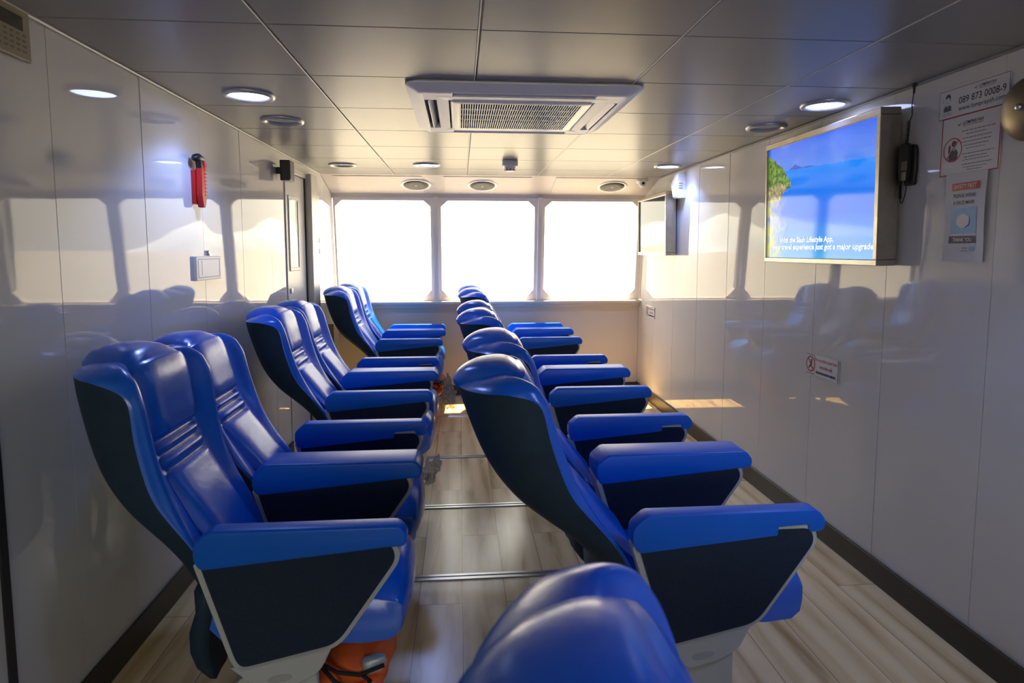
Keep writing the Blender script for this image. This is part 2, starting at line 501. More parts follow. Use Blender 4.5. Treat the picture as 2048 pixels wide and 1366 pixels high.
# ------------------------------------------------------------------ sliding door in the left wall
d = empty('door_1', (XL, 4.66, 0)); tag(d, kind='structure')
bm = BOX(-0.002, 0.005, -0.265, 0.245, 0.0, 1.985, 0.002, 1)
obj('door_panel', bm, M['door'], d)
bm = bmesh.new()
for q in ((-0.21, 0.05, 1.30, 1.325), (-0.21, 0.05, 1.805, 1.83), (-0.21, -0.19, 1.325, 1.805), (0.03, 0.05, 1.325, 1.805)):
    box(bm, 0.004, 0.012, q[0], q[1], q[2], q[3], 0.003, 1)
obj('door_window_frame', bm, M['door'], d)
p = obj('door_glass', BOX(0.004, 0.0075, -0.19, 0.03, 1.325, 1.805), M['tealglass'], d)
obj('edge_tape', BOX(0.007, 0.0085, -0.012, -0.004, 1.57, 1.80), M['yellowtape'], d)
obj('door_latch', BOX(0.004, 0.016, -0.22, -0.175, 1.145, 1.18, 0.003, 1), M['alu'], d)
obj('door_seal', BOX(0.001, 0.010, 0.246, 0.272, 0.0, 1.985), M['seal'], d)
bm = bmesh.new()
box(bm, 0.0, 0.055, 0.275, 0.49, 0.0, 2.03, 0.004, 1)
box(bm, 0.0, 0.020, -0.27, 0.275, 1.99, 2.03, 0.004, 1)
obj('door_jamb', bm, M['jamb'], d)

# ------------------------------------------------------------------ twin seats
PIV = Vector((-0.06, 0.0, 0.42))     # recline pivot of a backrest, in unit coordinates (y = seat centre)
W_T = [(.50, -.02), (.55, -.035), (.60, -.062), (.695, -.108), (.778, -.142), (.853, -.165), (.957, -.188), (1.024, -.198), (1.10, -.218), (1.125, -.236), (1.145, -.262)]
SE_T = [(.50, -.03), (.60, -.072), (.70, -.125), (.809, -.186), (.878, -.222), (.94, -.243), (1.04, -.262), (1.116, -.280), (1.15, -.305)]
S_T = [(.50, -.045), (.56, -.052), (.627, -.078), (.691, -.115), (.756, -.162), (.792, -.190), (.902, -.219), (.991, -.234), (1.060, -.238), (1.080, -.246), (1.098, -.272), (1.108, -.312), (1.118, -.340)]
R_T = [(.50, -.088), (.558, -.103), (.618, -.138), (.684, -.190), (.72, -.234), (.782, -.277), (.841, -.309), (.955, -.340), (1.061, -.362), (1.121, -.370)]
B_T = [(.50, .02), (.6, .045), (.7, .07), (.9, .095), (1.1, .098)]
YW_T = [(.50, .195), (.66, .205), (.76, .222), (.9, .236), (1.08, .240), (1.13, .236)]

def back_levels():
    """each level: 9 half-loop stations (x, y, z), front centre -> rear centre"""
    L = []
    for z in (.50, .555, .615, .68, .75, .81, .87, .93, .985, 1.035, 1.070, 1.092, 1.106, 1.118):
        w, se, s, r, b, yw = (interp(t, z) for t in (W_T, SE_T, S_T, R_T, B_T, YW_T))
        L.append([(se - .004, 0, z), (se - .004, .09, z), (se, yw * .655, z), (w, yw * .855, z), (w - .034 if w - .034 > s + .012 else s + .012, yw * .985, z),
                  (s, yw, z), (r, yw * .945, z), (r - b * .72, yw * .55, z), (r - b, 0, z)])
    yw = .236
    L.append([(-.300, 0, 1.140), (-.300, .09, 1.140), (-.297, .155, 1.140), (-.268, .190, 1.143), (-.290, .212, 1.138),
              (-.340, .218, 1.134), (-.372, .200, 1.131), (-.440, .12, 1.124), (-.455, 0, 1.118)])
    L.append([(-.330, 0, 1.152), (-.330, .09, 1.152), (-.328, .14, 1.152), (-.312, .165, 1.150), (-.322, .178, 1.147),
              (-.338, .180, 1.145), (-.352, .165, 1.144), (-.405, .10, 1.141), (-.415, 0, 1.138)])
    return L

def full_loop(h):
    pts = [Vector(p) for p in h]
    m = [Vector((p.x, -p.y, p.z)) for p in reversed(pts[1:-1])]
    return pts + m          # 0..8 right half, 9..15 mirrored 7..1

def build_back_meshes():
    levels = [full_loop(h) for h in back_levels()]
    n = len(levels[0])
    up = bmesh.new(); sh = bmesh.new()
    vu = {}; vsh = {}
    def V(bm, d, k, j):
        if (k, j) not in d: d[(k, j)] = bm.verts.new(levels[k][j % n] - PIV)
        return d[(k, j)]
    top_shell = 13          # shell below this level index
    for k in range(len(levels) - 1):
        for j in range(n):
            j2 = (j + 1) % n
            rear = 5 <= j <= 10    # between shell seam stations on both sides
            if rear and k < top_shell: bm, dd = sh, vsh
            else: bm, dd = up, vu
            bm.faces.new([V(bm, dd, k, j), V(bm, dd, k, j2), V(bm, dd, k + 1, j2), V(bm, dd, k + 1, j)])
    T = len(levels) - 1
    def idx(j): return j % n
    pairs = [(0, 8), (1, 7), (2, 6), (3, 5)]
    for sgn in (1, -1):
        for (a, b), (c, e) in zip(pairs, pairs[1:]):
            f = [a, c, e, b] if sgn > 0 else [-a, -c, -e, -b]
            up.faces.new([V(up, vu, T, idx(q)) for q in f])
        f = [3, 4, 5] if sgn > 0 else [-3, -4, -5]
        up.faces.new([V(up, vu, T, idx(q)) for q in f])
    # close bottom
    sh.faces.new([V(sh, vsh, 0, j) for j in (5, 6, 7, 8, 9, 10, 11)])
    up.faces.new([V(up, vu, 0, j) for j in (0, 1, 2, 3, 4, 5, 11, 12, 13, 14, 15)])
    mu = mesh(up, 'backrest', M['vinyl'], True)
    ms = mesh(sh, 'back_shell', M['shell'], True)
    # padded centre panel with two stitched bands
    path = [(-.018, .56), (-.052, .60), (-.105, .68), (-.150, .75), (-.190, .81), (-.222, .87), (-.243, .93), (-.257, 1.0), (-.266, 1.055), (-.275, 1.098),
            (-.292, 1.130), (-.318, 1.149), (-.358, 1.154), (-.400, 1.150), (-.437, 1.133), (-.457, 1.100)]
    # resample
    pts = [Vector((p[0], 0, p[1])) for p in path]
    def cr(p0, p1, p2, p3, t):
        return 0.5 * ((2 * p1) + (-p0 + p2) * t + (2 * p0 - 5 * p1 + 4 * p2 - p3) * t * t + (-p0 + 3 * p1 - 3 * p2 + p3) * t ** 3)
    fine = []
    for i in range(len(pts) - 1):
        p0 = pts[max(i - 1, 0)]; p1 = pts[i]; p2 = pts[i + 1]; p3 = pts[min(i + 2, len(pts) - 1)]
        for k in range(7): fine.append(cr(p0, p1, p2, p3, k / 7))
    fine.append(pts[-1])
    bm = bmesh.new(); rows = []
    nc = 14
    for i, p in enumerate(fine):
        t = (fine[min(i + 1, len(fine) - 1)] - fine[max(i - 1, 0)]).normalized()
        nrm = Vector((t.z, 0, -t.x))
        if i < 5: nrm = Vector((1, 0, 0.3)).normalized()
        front = i < 70
        g = 1.0
        if front:
            for gz in (.927, .890, .848):
                g -= 0.80 * math.exp(-((p.z - gz) / .0065) ** 2)
        band = 1.0
        yw = interp([(.50, .118), (.70, .130), (.86, .148), (1.0, .156), (1.2, .160)], p.z)
        if not front: yw = .160 - (i - 70) * 0.0022
        endf = min(1, i / 6.0) * min(1, (len(fine) - 1 - i) / 4.0)
        row = []
        for c in range(nc + 1):
            u = -1 + 2 * c / nc
            crown = (1 - abs(u) ** 5)
            hgt = -0.006 + (0.026 * crown + 0.006 * (1 - abs(u) ** 12)) * max(g, 0.12) * (0.25 + 0.75 * endf)
            if p.z > 0.93 and front: hgt += 0.007 * crown * min(1, (p.z - .93) / .04)
            q = p + nrm * hgt
            # follow the fall of the shoulders towards the sides on top
            drop = 0.0
            if i > 66: drop = 0.018 * abs(u) ** 2.2 * min(1, (i - 66) / 8)
            xr = 0.0
            if i > 80: xr = 0.045 * abs(u) ** 2 * min(1, (i - 80) / 20)
            row.append(bm.verts.new(Vector((q.x + xr, u * yw, q.z - drop)) - PIV))
        rows.append(row)
    for a, b in zip(rows, rows[1:]):
        for c in range(nc):
            bm.faces.new([a[c], a[c + 1], b[c + 1], b[c]])
    mc = mesh(bm, 'center_cushion', M['vinyl'], True)
    # hanging skirt below the back cover
    bm = bmesh.new()
    rows = []
    for i, z in enumerate((.56, .50, .44, .38, .33, .285)):
        o = (-.102, -.098, -.118, -.122, -.112, -.085)[i]
        f = (-.066, -.060, -.075, -.080, -.072, -.062)[i]
        hw = (.205, .20, .195, .19, .18, .16)[i]
        loop = []
        for c in range(9):
            u = -1 + 2 * c / 8
            loop.append(Vector((o - .02 * (1 - u * u) + .004 * math.sin(9 * u + i), u * hw, z)))
        for c in range(9):
            u = 1 - 2 * c / 8
            loop.append(Vector((f - .012 * (1 - u * u) + .004 * math.sin(7 * u + i), u * hw, z)))
        rows.append([bm.verts.new(v - PIV) for v in loop])
    nn = len(rows[0])
    for a, b in zip(rows, rows[1:]):
        for c in range(nn): bm.faces.new([a[c], a[(c + 1) % nn], b[(c + 1) % nn], b[c]])
    bm.faces.new(rows[0]); bm.faces.new(rows[-1])
    mk = mesh(bm, 'back_skirt', M['shell'], True)
    return mu, ms, mc, mk
ME_BACK, ME_SHELL, ME_CENTER, ME_SKIRT = build_back_meshes()

def build_seat_mesh():
    bm = bmesh.new()
    hw = 0.193
    def prof(u):
        # u 0 centre .. 1 edge : rounded side profile loop in (x,z)
        e = abs(u) ** 3
        zt = .592 - .075 * e; zf = .548 - .045 * e; xf = .456 - .020 * e; zb = .383 + .012 * e
        P = [(-.08, .46), (-.04, .415), (.15, .40), (.33, .388 + .0 * e), (.405, zb), (.440 - .01 * e, zb + .022), (xf, .455), (xf - .001, .51 - .02 * e), (xf - .016, zf), (xf - .055, zt - .012), (.33, zt), (.2, zt - .012), (.05, zt - .035), (-.05, zt - .05), (-.085, .50)]
        return P
    rows = []
    us = [-1, -.97, -.85, -.6, -.3, 0, .3, .6, .85, .97, 1]
    for u in us:
        pr = prof(u)
        sh = 1.0
        rows.append([bm.verts.new((x, u * hw, z)) for x, z in pr])
    n = len(rows[0])
    for a, b in zip(rows, rows[1:]):
        for c in range(n): bm.faces.new([a[c], a[(c + 1) % n], b[(c + 1) % n], b[c]])
    bm.faces.new(rows[0]); bm.faces.new(list(reversed(rows[-1])))
    return mesh(bm, 'seat_cushion', M['vinyl'], math.radians(50))
ME_SEAT = build_seat_mesh()

def pad_poly(notch, ext=0.0):
    p = [(-.066, .637), (-.080, .668), (-.078, .708), (-.040, .741), (.436 + ext, .741), (.459 + ext, .713), (.453 + ext, .683), (.405 + ext, .680)]
    r = [.02, .012, .012, .012, .012, .014, .012, .006]
    if notch:
        p = p[:-1] + [(.412, .680), (.408, .702), (.325, .697), (.322, .673)]
        r = r[:-1] + [.006, .004, .002, .004]
    return round_poly(p, r, 4)
def pad_mesh(w, notch, ext=0.0):
    bm = bmesh.new(); prism(bm, pad_poly(notch, ext), 0, w, 'y', 0.0085, 3)
    return mesh(bm, 'armrest', M['arm_vinyl'], math.radians(35))
def panel_poly(inset=0.0):
    p = [(-.080, .652), (.002, .386), (.022, .360), (.262, .412), (.292, .434), (.436, .640), (.438, .668), (.424, .700), (-.04, .700)]
    r = [0, .02, .02, .02, .02, .02, .012, .02, 0]
    if inset:
        p = [(-.062, .652), (.016, .392), (.032, .374), (.256, .423), (.284, .443), (.424, .643), (.426, .665), (.415, .690), (-.03, .690)]
    return round_poly(p, r, 4)
def trim_mesh(w):
    bm = bmesh.new(); prism(bm, panel_poly(), 0.004, w - 0.004, 'y', 0.002, 1)
    return mesh(bm, 'panel_trim', M['plastic'], math.radians(40))
def panel_mesh(w):
    bm = bmesh.new(); prism(bm, panel_poly(1), 0.0022, w - 0.0022, 'y')
    return mesh(bm, 'side_panel', M['fabric'])
ARM_W, MID_W = 0.055, 0.135
ME_PAD = {(0, 0): pad_mesh(ARM_W, False), (0, 1): pad_mesh(ARM_W, True), (1, 0): pad_mesh(MID_W, False, 0.012)}
ME_TRIM = {0: trim_mesh(ARM_W), 1: trim_mesh(MID_W)}
ME_PANEL = {0: panel_mesh(ARM_W), 1: panel_mesh(MID_W)}

def pedestal_mesh(strut):
    bm = bmesh.new()
    br = round_poly([(.0, .372), (.265, .43), (.225, .345), (.165, .318), (.085, .298), (.055, .322)], [0, 0, .03, .02, .02, .03], 4)
    prism(bm, br, 0.0, 0.05, 'y', 0.003, 1)
    lg = round_poly([(.055, .33), (.215, .345), (.222, .02), (.255, .0), (.03, .0), (.055, .02)], [.02, .02, .02, 0, 0, .02], 3)
    prism(bm, lg, 0.012, 0.040, 'y', 0.004, 1)
    # curved rear strut
    ou = [(.03, .345), (-.01, .30), (-.03, .23), (-.028, .12), (.0, .0), (.04, .0), (.012, .12), (.004, .19), (.018, .25), (.06, .30)]
    if strut: prism(bm, round_poly(ou, .015, 2), 0.010, 0.040, 'y', 0.002, 1)
    return mesh(bm, 'pedestal', M['plastic'], math.radians(35))
ME_PED = (pedestal_mesh(True), pedestal_mesh(False))
def badge_mesh():
    bm = bmesh.new()
    n = 28
    a = [bm.verts.new((.125 + .030 * math.cos(2 * PI * k / n), -.0012, .338 + .0105 * math.sin(2 * PI * k / n) + .004 * math.cos(2 * PI * k / n))) for k in range(n)]
    b = [bm.verts.new((.125 + .033 * math.cos(2 * PI * k / n), .001, .338 + .0130 * math.sin(2 * PI * k / n) + .004 * math.cos(2 * PI * k / n))) for k in range(n)]
    bm.faces.new(a)
    for k in range(n): bm.faces.new([a[k], a[(k + 1) % n], b[(k + 1) % n], b[k]])
    return mesh(bm, 'pedestal_badge', M['logo'])
ME_BADGE = badge_mesh()
def beam_mesh():
    bm = BOX(.06, .20, .05, .985, .335, .385, .006, 1)
    return mesh(bm, 'cross_beam', M['plastic'])
ME_BEAM = beam_mesh()

def twin_seat(x, y, label, recl=(0, 0), near_notch=False, far_notch=True):
    u = empty('twin_seat', (x, y, 0))
    tag(u, label, 'seat', 'two-seat units of blue reclining seats')
    for k, cy in enumerate((0.2525, 0.7825)):
        link('seat_cushion', ME_SEAT, u, (0, cy, 0))
        b = link('backrest', ME_BACK, u, (PIV.x, cy, PIV.z), (0, -math.radians(recl[k]), 0))
        link('back_shell', ME_SHELL, b); link('center_cushion', ME_CENTER, b); link('back_skirt', ME_SKIRT, b)
    for (oy, mid, notch, dz) in ((0.0, 0, near_notch, 0), (0.45, 1, False, .014), (0.98, 0, far_notch, 0)):
        a = link('armrest', ME_PAD[(mid, 1 if notch else 0)], u, (0, oy, dz))
        link('panel_trim', ME_TRIM[mid], a); link('side_panel', ME_PANEL[mid], a)
    for oy in (0.004, 0.981):
        p = link('pedestal', ME_PED[0 if oy < .5 else 1], u, (0, oy, 0))
        if oy < .5: link('pedestal_badge', ME_BADGE, p)
    link('cross_beam', ME_BEAM, u)
    return u
for me in (ME_BACK, ME_SHELL):
    pass
LX, RX = -0.60, 0.535
Y1, Y2, Y3, Y0 = 1.56, 3.10, 4.95, -0.305
units = [
    twin_seat(LX, Y1, 'twin blue seat by the left wall nearest the viewer, life jacket under its front', (-2, 5)),
    twin_seat(LX, Y2, 'twin blue seat in the middle of the three along the left wall, beside the door', (4.5, 6)),
    twin_seat(LX, Y3, 'twin blue seat by the left wall in front of the windows', (4.5, 4.5)),
    twin_seat(RX, Y1, 'twin blue seat on the right of the aisle with large armrest opposite the foot sign', (7.5, 5), near_notch=True),
    twin_seat(RX, Y2, 'twin blue seat on the right of the aisle, second behind the foreground headrest', (7.5, 7.5)),
    twin_seat(RX, Y3, 'twin blue seat on the right of the aisle closest to the window wall', (7.5, 7.5)),
    twin_seat(RX + .03, Y0, 'blurred blue seat in the foreground with only its rounded headrest showing at the bottom', (10, 10)),
]
# smooth the upholstery
for u in units:
    for b in u.children:
        for o in [b] + list(b.children):
            if o.data and o.data.name in (ME_BACK.name, ME_SHELL.name):
                md = o.modifiers.new('smooth', 'SUBSURF'); md.levels = 2; md.render_levels = 2
            if o.data and o.data.name in (ME_SEAT.name,):
                pass

# ------------------------------------------------------------------ ceiling air conditioner
def rsq(h, r, z, n=6):
    pts = round_poly([(-h, -h), (h, -h), (h, h), (-h, h)], r, n)
    return [(p[0], p[1], z) for p in pts]
ac = empty('air_conditioner', (0.265, 2.935, ZC))
tag(ac, 'white square ceiling air conditioner with slatted intake grille', 'air conditioner')
def loftloops(bm, loops, closed_ends=(False, False)):
    V = [[bm.verts.new(p) for p in L] for L in loops]
    n = len(V[0])
    for a, b in zip(V, V[1:]):
        for k in range(n): bm.faces.new([a[k], a[(k + 1) % n], b[(k + 1) % n], b[k]])
    if closed_ends[0]: bm.faces.new(V[0])
    if closed_ends[1]: bm.faces.new(V[-1])
    return bm
bm = loftloops(bmesh.new(), [rsq(.470, .06, 0), rsq(.475, .06, -.005), rsq(.474, .06, -.010), rsq(.435, .05, -.029), rsq(.424, .045, -.034), rsq(.412, .04, -.035), rsq(.408, .04, -.032), rsq(.406, .04, -.003)])
obj('outer_frame', bm, M['offwhite'], ac, smooth=math.radians(30))
bm = loftloops(bmesh.new(), [rsq(.358, .03, -.003), rsq(.358, .03, -.031), rsq(.355, .03, -.035), rsq(.312, .03, -.035), rsq(.308, .03, -.032), rsq(.308, .03, -.006)])
obj('middle_frame', bm, M['offwhite'], ac, smooth=math.radians(30))
bm = loftloops(bmesh.new(), [rsq(.301, .03, -.003), rsq(.301, .03, -.032), rsq(.297, .03, -.038), rsq(.290, .025, -.040), rsq(.262, .004, -.041), rsq(.259, .004, -.038), rsq(.259, .004, -.01)])
obj('inner_frame', bm, M['white'], ac, smooth=math.radians(30))
obj('dark_recess', BOX(-.41, .41, -.41, .41, -.008, -.003), M['cavity'], ac)
bm = bmesh.new()
for k in range(50):
    x = -.258 + .516 * k / 49
    box(bm, x - .0016, x + .0016, -.259, .259, -.0405, -.036)
for k in range(1, 5):
    y = -.258 + .516 * k / 5
    box(bm, -.259, .259, y - .0022, y + .0022, -.0415, -.037)
obj('intake_grille', bm, M['white'], ac)
for sx, sy in ((1, 1), (1, -1), (-1, 1), (-1, -1)):
    bm = BOX(min(sx * .290, sx * .409), max(sx * .290, sx * .409), min(sy * .290, sy * .409), max(sy * .290, sy * .409), -.0345, -.006, .004, 2)
    obj('corner_cap', bm, M['offwhite'], ac)
for k in range(4):
    bm = BOX(-.284, .284, -.017, .017, -.002, .002, .0015, 1)
    o = obj('louver', bm, M['white'], ac)
    a = k * PI / 2
    o.location = (.383 * math.sin(a), -.383 * math.cos(a), -.024)
    o.rotation_euler = (math.radians((28, 42, 40, 60)[k]), 0, a)

# ------------------------------------------------------------------ downlights
RIM = None
def downlight(x, y, lit, label, energy=15):
    r = empty('ceiling_downlight', (x, y, ZC)); tag(r, label, 'ceiling light', 'round recessed ceiling lights')
    bm = lathe(bmesh.new(), [(.078, -.002), (.082, -.010), (.092, -.013), (.102, -.010), (.105, -.003), (.105, 0)], 48)
    obj('rim', bm, M['lamprim'], r, smooth=True)
    bm = lathe(bmesh.new(), [(0, -.006), (.05, -.006), (.079, -.004), (.079, .0)], 48) if lit else lathe(bmesh.new(), [(0, .0075), (.06, .007), (.079, -.003)], 48)
    obj('diffuser', bm, M['led'] if lit else M['lampoff'], r, smooth=True)
    if lit:
        L = bpy.data.lights.new('downlight_beam', 'SPOT'); L.energy = energy; L.color = (0.28, 0.42, 1.0)
        L.spot_size = math.radians(128); L.spot_blend = 0.35; L.shadow_soft_size = 0.05
        lo = bpy.data.objects.new('downlight_beam', L); COL.objects.link(lo); lo.parent = r; lo.location = (0, 0, -.03)
    return r
downlight(-.882, 2.768, True, 'lit round downlight on the left of the ceiling, nearest the viewer')
downlight(1.639, 2.729, True, 'lit round downlight in the ceiling above the large television')
downlight(1.36, .66, True, 'added fill downlight overhead, out of view, nearest the back wall', 24)  # unseen lamp added to brighten the foreground headrest
downlight(-.25, 4.857, True, 'small lit downlight in the middle of the ceiling before the windows')
downlight(1.614, 4.786, True, 'small lit downlight by the right wall beside the white air freshener')
downlight(-.888, 3.287, False, 'unlit round downlight just behind the near left lit one')
downlight(1.628, 3.244, False, 'unlit round downlight above the far end of the large television')
downlight(-.89, 4.91, False, 'unlit round downlight on the far left of the ceiling')

# ------------------------------------------------------------------ speakers flush in the fascia
sl = math.atan2(1.978 - 2.10, 5.97 - 5.52)
for x, lab in ((-.392, 'round dark ceiling speaker above the left window'), (.209, 'round dark ceiling speaker above the middle window'), (1.414, 'round dark ceiling speaker above the right window')):
    yy = 5.74; zz = 2.10 + math.tan(sl) * (yy - 5.52) - 0.004
    r = empty('ceiling_speaker', (x, yy, zz), (sl, 0, 0)); tag(r, lab, 'speaker', 'round speakers above the windows')
    obj('speaker_rim', lathe(bmesh.new(), [(.112, -.001), (.118, -.007), (.132, -.007), (.138, 0)], 48), M['white'], r, smooth=True)
    obj('speaker_grille', lathe(bmesh.new(), [(0, -.010), (.06, -.009), (.113, -.003), (.113, 0)], 48), M['darkgrille'], r, smooth=True)
    obj('centre_dot', lathe(bmesh.new(), [(0, -.0125), (.010, -.012), (.011, -.008)], 16), M['white'], r, smooth=True)

# smoke detector
r = empty('smoke_detector', (.371, 4.62, ZC)); tag(r, 'small white smoke detector hanging under the ceiling', 'smoke detector')
obj('detector_base', BOX(-.055, .055, -.055, .055, -.042, 0, .008, 2), M['offwhite'], r)
obj('detector_head', lathe(bmesh.new(), [(0, -.075), (.028, -.074), (.036, -.066), (.038, -.056), (.044, -.042), (.044, -.040)], 28), M['white'], r, smooth=math.radians(40))
bm = bmesh.new()
for k in range(8):
    a = 2 * PI * k / 8
    b2 = BOX(-.004, .004, -.004, .004, -.070, -.058)
    bmesh.ops.transform(b2, matrix=Matrix.Translation((.0355 * math.cos(a), .0355 * math.sin(a), 0)), verts=b2.verts)
    tmp = bpy.data.meshes.new('t'); b2.to_mesh(tmp); b2.free(); bm.from_mesh(tmp); bpy.data.meshes.remove(tmp)
obj('sensing_slot', bm, M['black'], r)

# cctv dome
r = empty('security_camera', (1.655, 5.60, 2.078), (sl, 0, 0)); tag(r, 'small white dome camera in the ceiling corner by the right wall', 'camera')
obj('camera_base', lathe(bmesh.new(), [(.052, 0), (.052, -.014), (.044, -.022), (.03, -.022)], 28), M['white'], r, smooth=math.radians(40))
bm = bmesh.new(); bmesh.ops.create_uvsphere(bm, u_segments=24, v_segments=14, radius=.034, matrix=Matrix.Translation((0, 0, -.030)))
obj('camera_ball', bm, M['white'], r, smooth=True)
bm = lathe(bmesh.new(), [(0, .036), (.010, .035), (.014, .030)], 20, Matrix.Translation((0, 0, -.030)) @ Matrix.Rotation(math.radians(105), 4, 'X'))
obj('camera_lens', bm, M['black'], r, smooth=True)

# ------------------------------------------------------------------ right wall frame: local x -> -Y, y -> Z, z -> -X
RW = Matrix(((0, 0, -1), (-1, 0, 0), (0, 1, 0)))
RWE = RW.to_euler()
def rw(name, y, z, label, cat, off=0.0, tilt=0.0, group=None):
    r = empty(name, (XR - off, y, z), RWE)
    if tilt: r.rotation_euler = (RW @ Matrix.Rotation(tilt, 3, 'X')).to_euler()
    return tag(r, label, cat, group)

def screen_mesh(w, h, fn, nx, ny, name, m):
    bm = bmesh.new()
    V = [[bm.verts.new((-w / 2 + w * i / nx, -h / 2 + h * j / ny, 0)) for i in range(nx + 1)] for j in range(ny + 1)]
    for j in range(ny):
        for i in range(nx): bm.faces.new([V[j][i], V[j][i + 1], V[j + 1][i + 1], V[j + 1][i]])
    me = mesh(bm, name, m, recalc=False)
    ca = me.color_attributes.new('picture', 'FLOAT_COLOR', 'POINT')
    for i, v in enumerate(me.vertices):
        ca.data[i].color = (*fn((v.co.x + w / 2) / w, (v.co.y + h / 2) / h), 1)
    return me
def srgb(r, g, b):
    f = lambda c: (c / 255 / 12.92) if c / 255 <= .04045 else ((c / 255 + .055) / 1.055) ** 2.4
    return (f(r), f(g), f(b))
def mixc(a, b, t):
    t = max(0, min(1, t)); return tuple(a[i] + (b[i] - a[i]) * t for i in range(3))
def picture(u, v):
    nz = lambda s, o=0.0: noise.fractal(Vector((u * s * 1.6 + o, v * s, o)), 1.0, 2.0, 4)
    hor = .790 - .065 * u
    if v > hor:
        c = mixc(srgb(80, 132, 232), srgb(30, 98, 228), (v - hor) / .25)
        c = mixc(c, srgb(140, 160, 230), max(0, nz(5, 3.0)) * .5 * (1 - u))
    else:
        c = mixc(srgb(0, 130, 240), srgb(0, 108, 232), (hor - v) / .3)
        c = mixc(c, srgb(40, 160, 225), (.35 - v) / .35)
    # distant isle
    pk = .045 * max(0, 1 - abs(u - .30) / .07) + .016 * max(0, 1 - abs(u - .42) / .10)
    if hor <= v < hor + pk: c = srgb(44, 84, 190)
    # headland
    edge = .255 - .10 * max(0, (v - .66)) * 6 + .02 * nz(14, 1.0)
    if .62 < v < .97 and u < edge - max(0, v - .80) * .55:
        c = mixc(srgb(60, 95, 30), srgb(120, 165, 60), .5 + nz(22, 5.0))
        if nz(30, 9.0) > .25: c = srgb(40, 70, 25)
    if .52 < v <= .70:
        lim = .10 + .16 * (v - .52) / .18 + .05 * nz(16, 7.0) + .03
        if u < lim and v < .66 + .05 * nz(12, 4.0):
            c = mixc(srgb(95, 92, 80), srgb(190, 178, 120), .5 + .9 * nz(26, 2.0))
    if v <= .53:
        t = (1 - u / (.20 + .06 * nz(9, 6.0))) * (.35 + .9 * max(0, .5 + nz(10, 8.0)))
        if t > 0: c = mixc(c, srgb(205, 200, 110), t)
    return c
def screen_mat():
    m, nt, b = newmat('screen_picture')
    at = N(nt, 'ShaderNodeAttribute'); at.attribute_name = 'picture'
    nt.links.new(at.outputs['Color'], b.inputs['Emission Color']); b.inputs['Emission Strength'].default_value = 0.95
    b.inputs['Base Color'].default_value = (.01, .01, .012, 1); b.inputs['Roughness'].default_value = 0.06
    b.inputs['Specular IOR Level'].default_value = 0.42
    return m
M['screen'] = screen_mat()
M['screentext'] = mat('screen_text_glow', (.02, .02, .02), 0.3, emit=(.88, .90, .95), estr=0.85)
M['screenoff'] = mat('switched_off_screen', (.02, .03, .06), 0.05, spec=0.7)

def television(y0, y1, z0, z1, depth, label, on, tilt):
    w, h = y1 - y0, z1 - z0
    r = rw('wall_television', (y0 + y1) / 2, (z0 + z1) / 2, label, 'television', 0.0)
    r.rotation_euler = (RW @ Matrix.Rotation(tilt, 3, 'X')).to_euler()
    r.location.x = XR - abs(math.sin(tilt)) * h / 2 - 0.008
    t = 0.022
    bm = bmesh.new()
    for q in ((-w / 2, w / 2, -h / 2, -h / 2 + t * 1.15), (-w / 2, w / 2, h / 2 - t * 1.4, h / 2), (-w / 2, -w / 2 + t * .7, -h / 2 + t * 1.15, h / 2 - t * 1.4), (w / 2 - t * 1.2, w / 2, -h / 2 + t * 1.15, h / 2 - t * 1.4)):
        box(bm, q[0], q[1], q[2], q[3], 0.0, depth, .003, 1)
    obj('television_housing', bm, M['steel'], r)
    obj('television_back', BOX(-w / 2 + .01, w / 2 - .01, -h / 2 + .01, h / 2 - .01, 0.001, depth - .03), M['steel'], r)
    sw, shh = w - t * 1.9, h - t * 2.55
    ox, oy = -t * .25, -t * .12
    if on:
        s = link('television_screen', screen_mesh(sw, shh, picture, 220, 140, 'television_screen', M['screen']), r, (ox, oy, depth - .012))
        tx = link('screen_text', text_mesh('With the Slash Lifestyle App,', 'screen_text', M['screentext'], w=sw * .53, h=shh * .062, bold=.03, shear=.1), s, (-sw * .085, -shh * .5 + shh * .150, .0012))
        tx = link('screen_text', text_mesh('your travel experience just got a major upgrade', 'screen_text', M['screentext'], w=sw * .925, h=shh * .062, bold=.03, shear=.1), s, (sw * .028, -shh * .5 + shh * .088, .0012))
    else:
        obj('television_screen', BOX(ox - sw / 2, ox + sw / 2, oy - shh / 2, oy + shh / 2, depth - .02, depth - .012), M['screenoff'], r)
    return r
television(2.42, 3.365, 1.385, 2.025, .088, 'large steel-framed television showing a blue sea, on the right wall', True, math.radians(1.2))
television(5.05, 5.86, 1.405, 1.935, .088, 'small steel-framed television with a dark screen, by the right window', False, math.radians(1.0))

# air freshener
r = rw('air_freshener', 4.93, 1.96, 'white tapered air freshener box beside the small television', 'air freshener')
bm = loftloops(bmesh.new(), [
    [(-.045, -.095, 0), (.045, -.095, 0), (.052, .02, 0), (.030, .105, 0), (-.030, .105, 0), (-.052, .02, 0)],
    [(-.045, -.095, .06), (.045, -.095, .06), (.052, .02, .075), (.030, .105, .055), (-.030, .105, .055), (-.052, .02, .075)],
    [(-.038, -.085, .075), (.038, -.085, .075), (.043, .015, .092), (.024, .095, .066), (-.024, .095, .066), (-.043, .015, .092)]], (True, True))
obj('dispenser_body', bm, M['white'], r)
bm = bmesh.new()
for k in range(3): box(bm, .046, .0535, .015 - k * .018, .022 - k * .018, .03, .06)
obj('vent_slot', bm, M['greyink'], r)

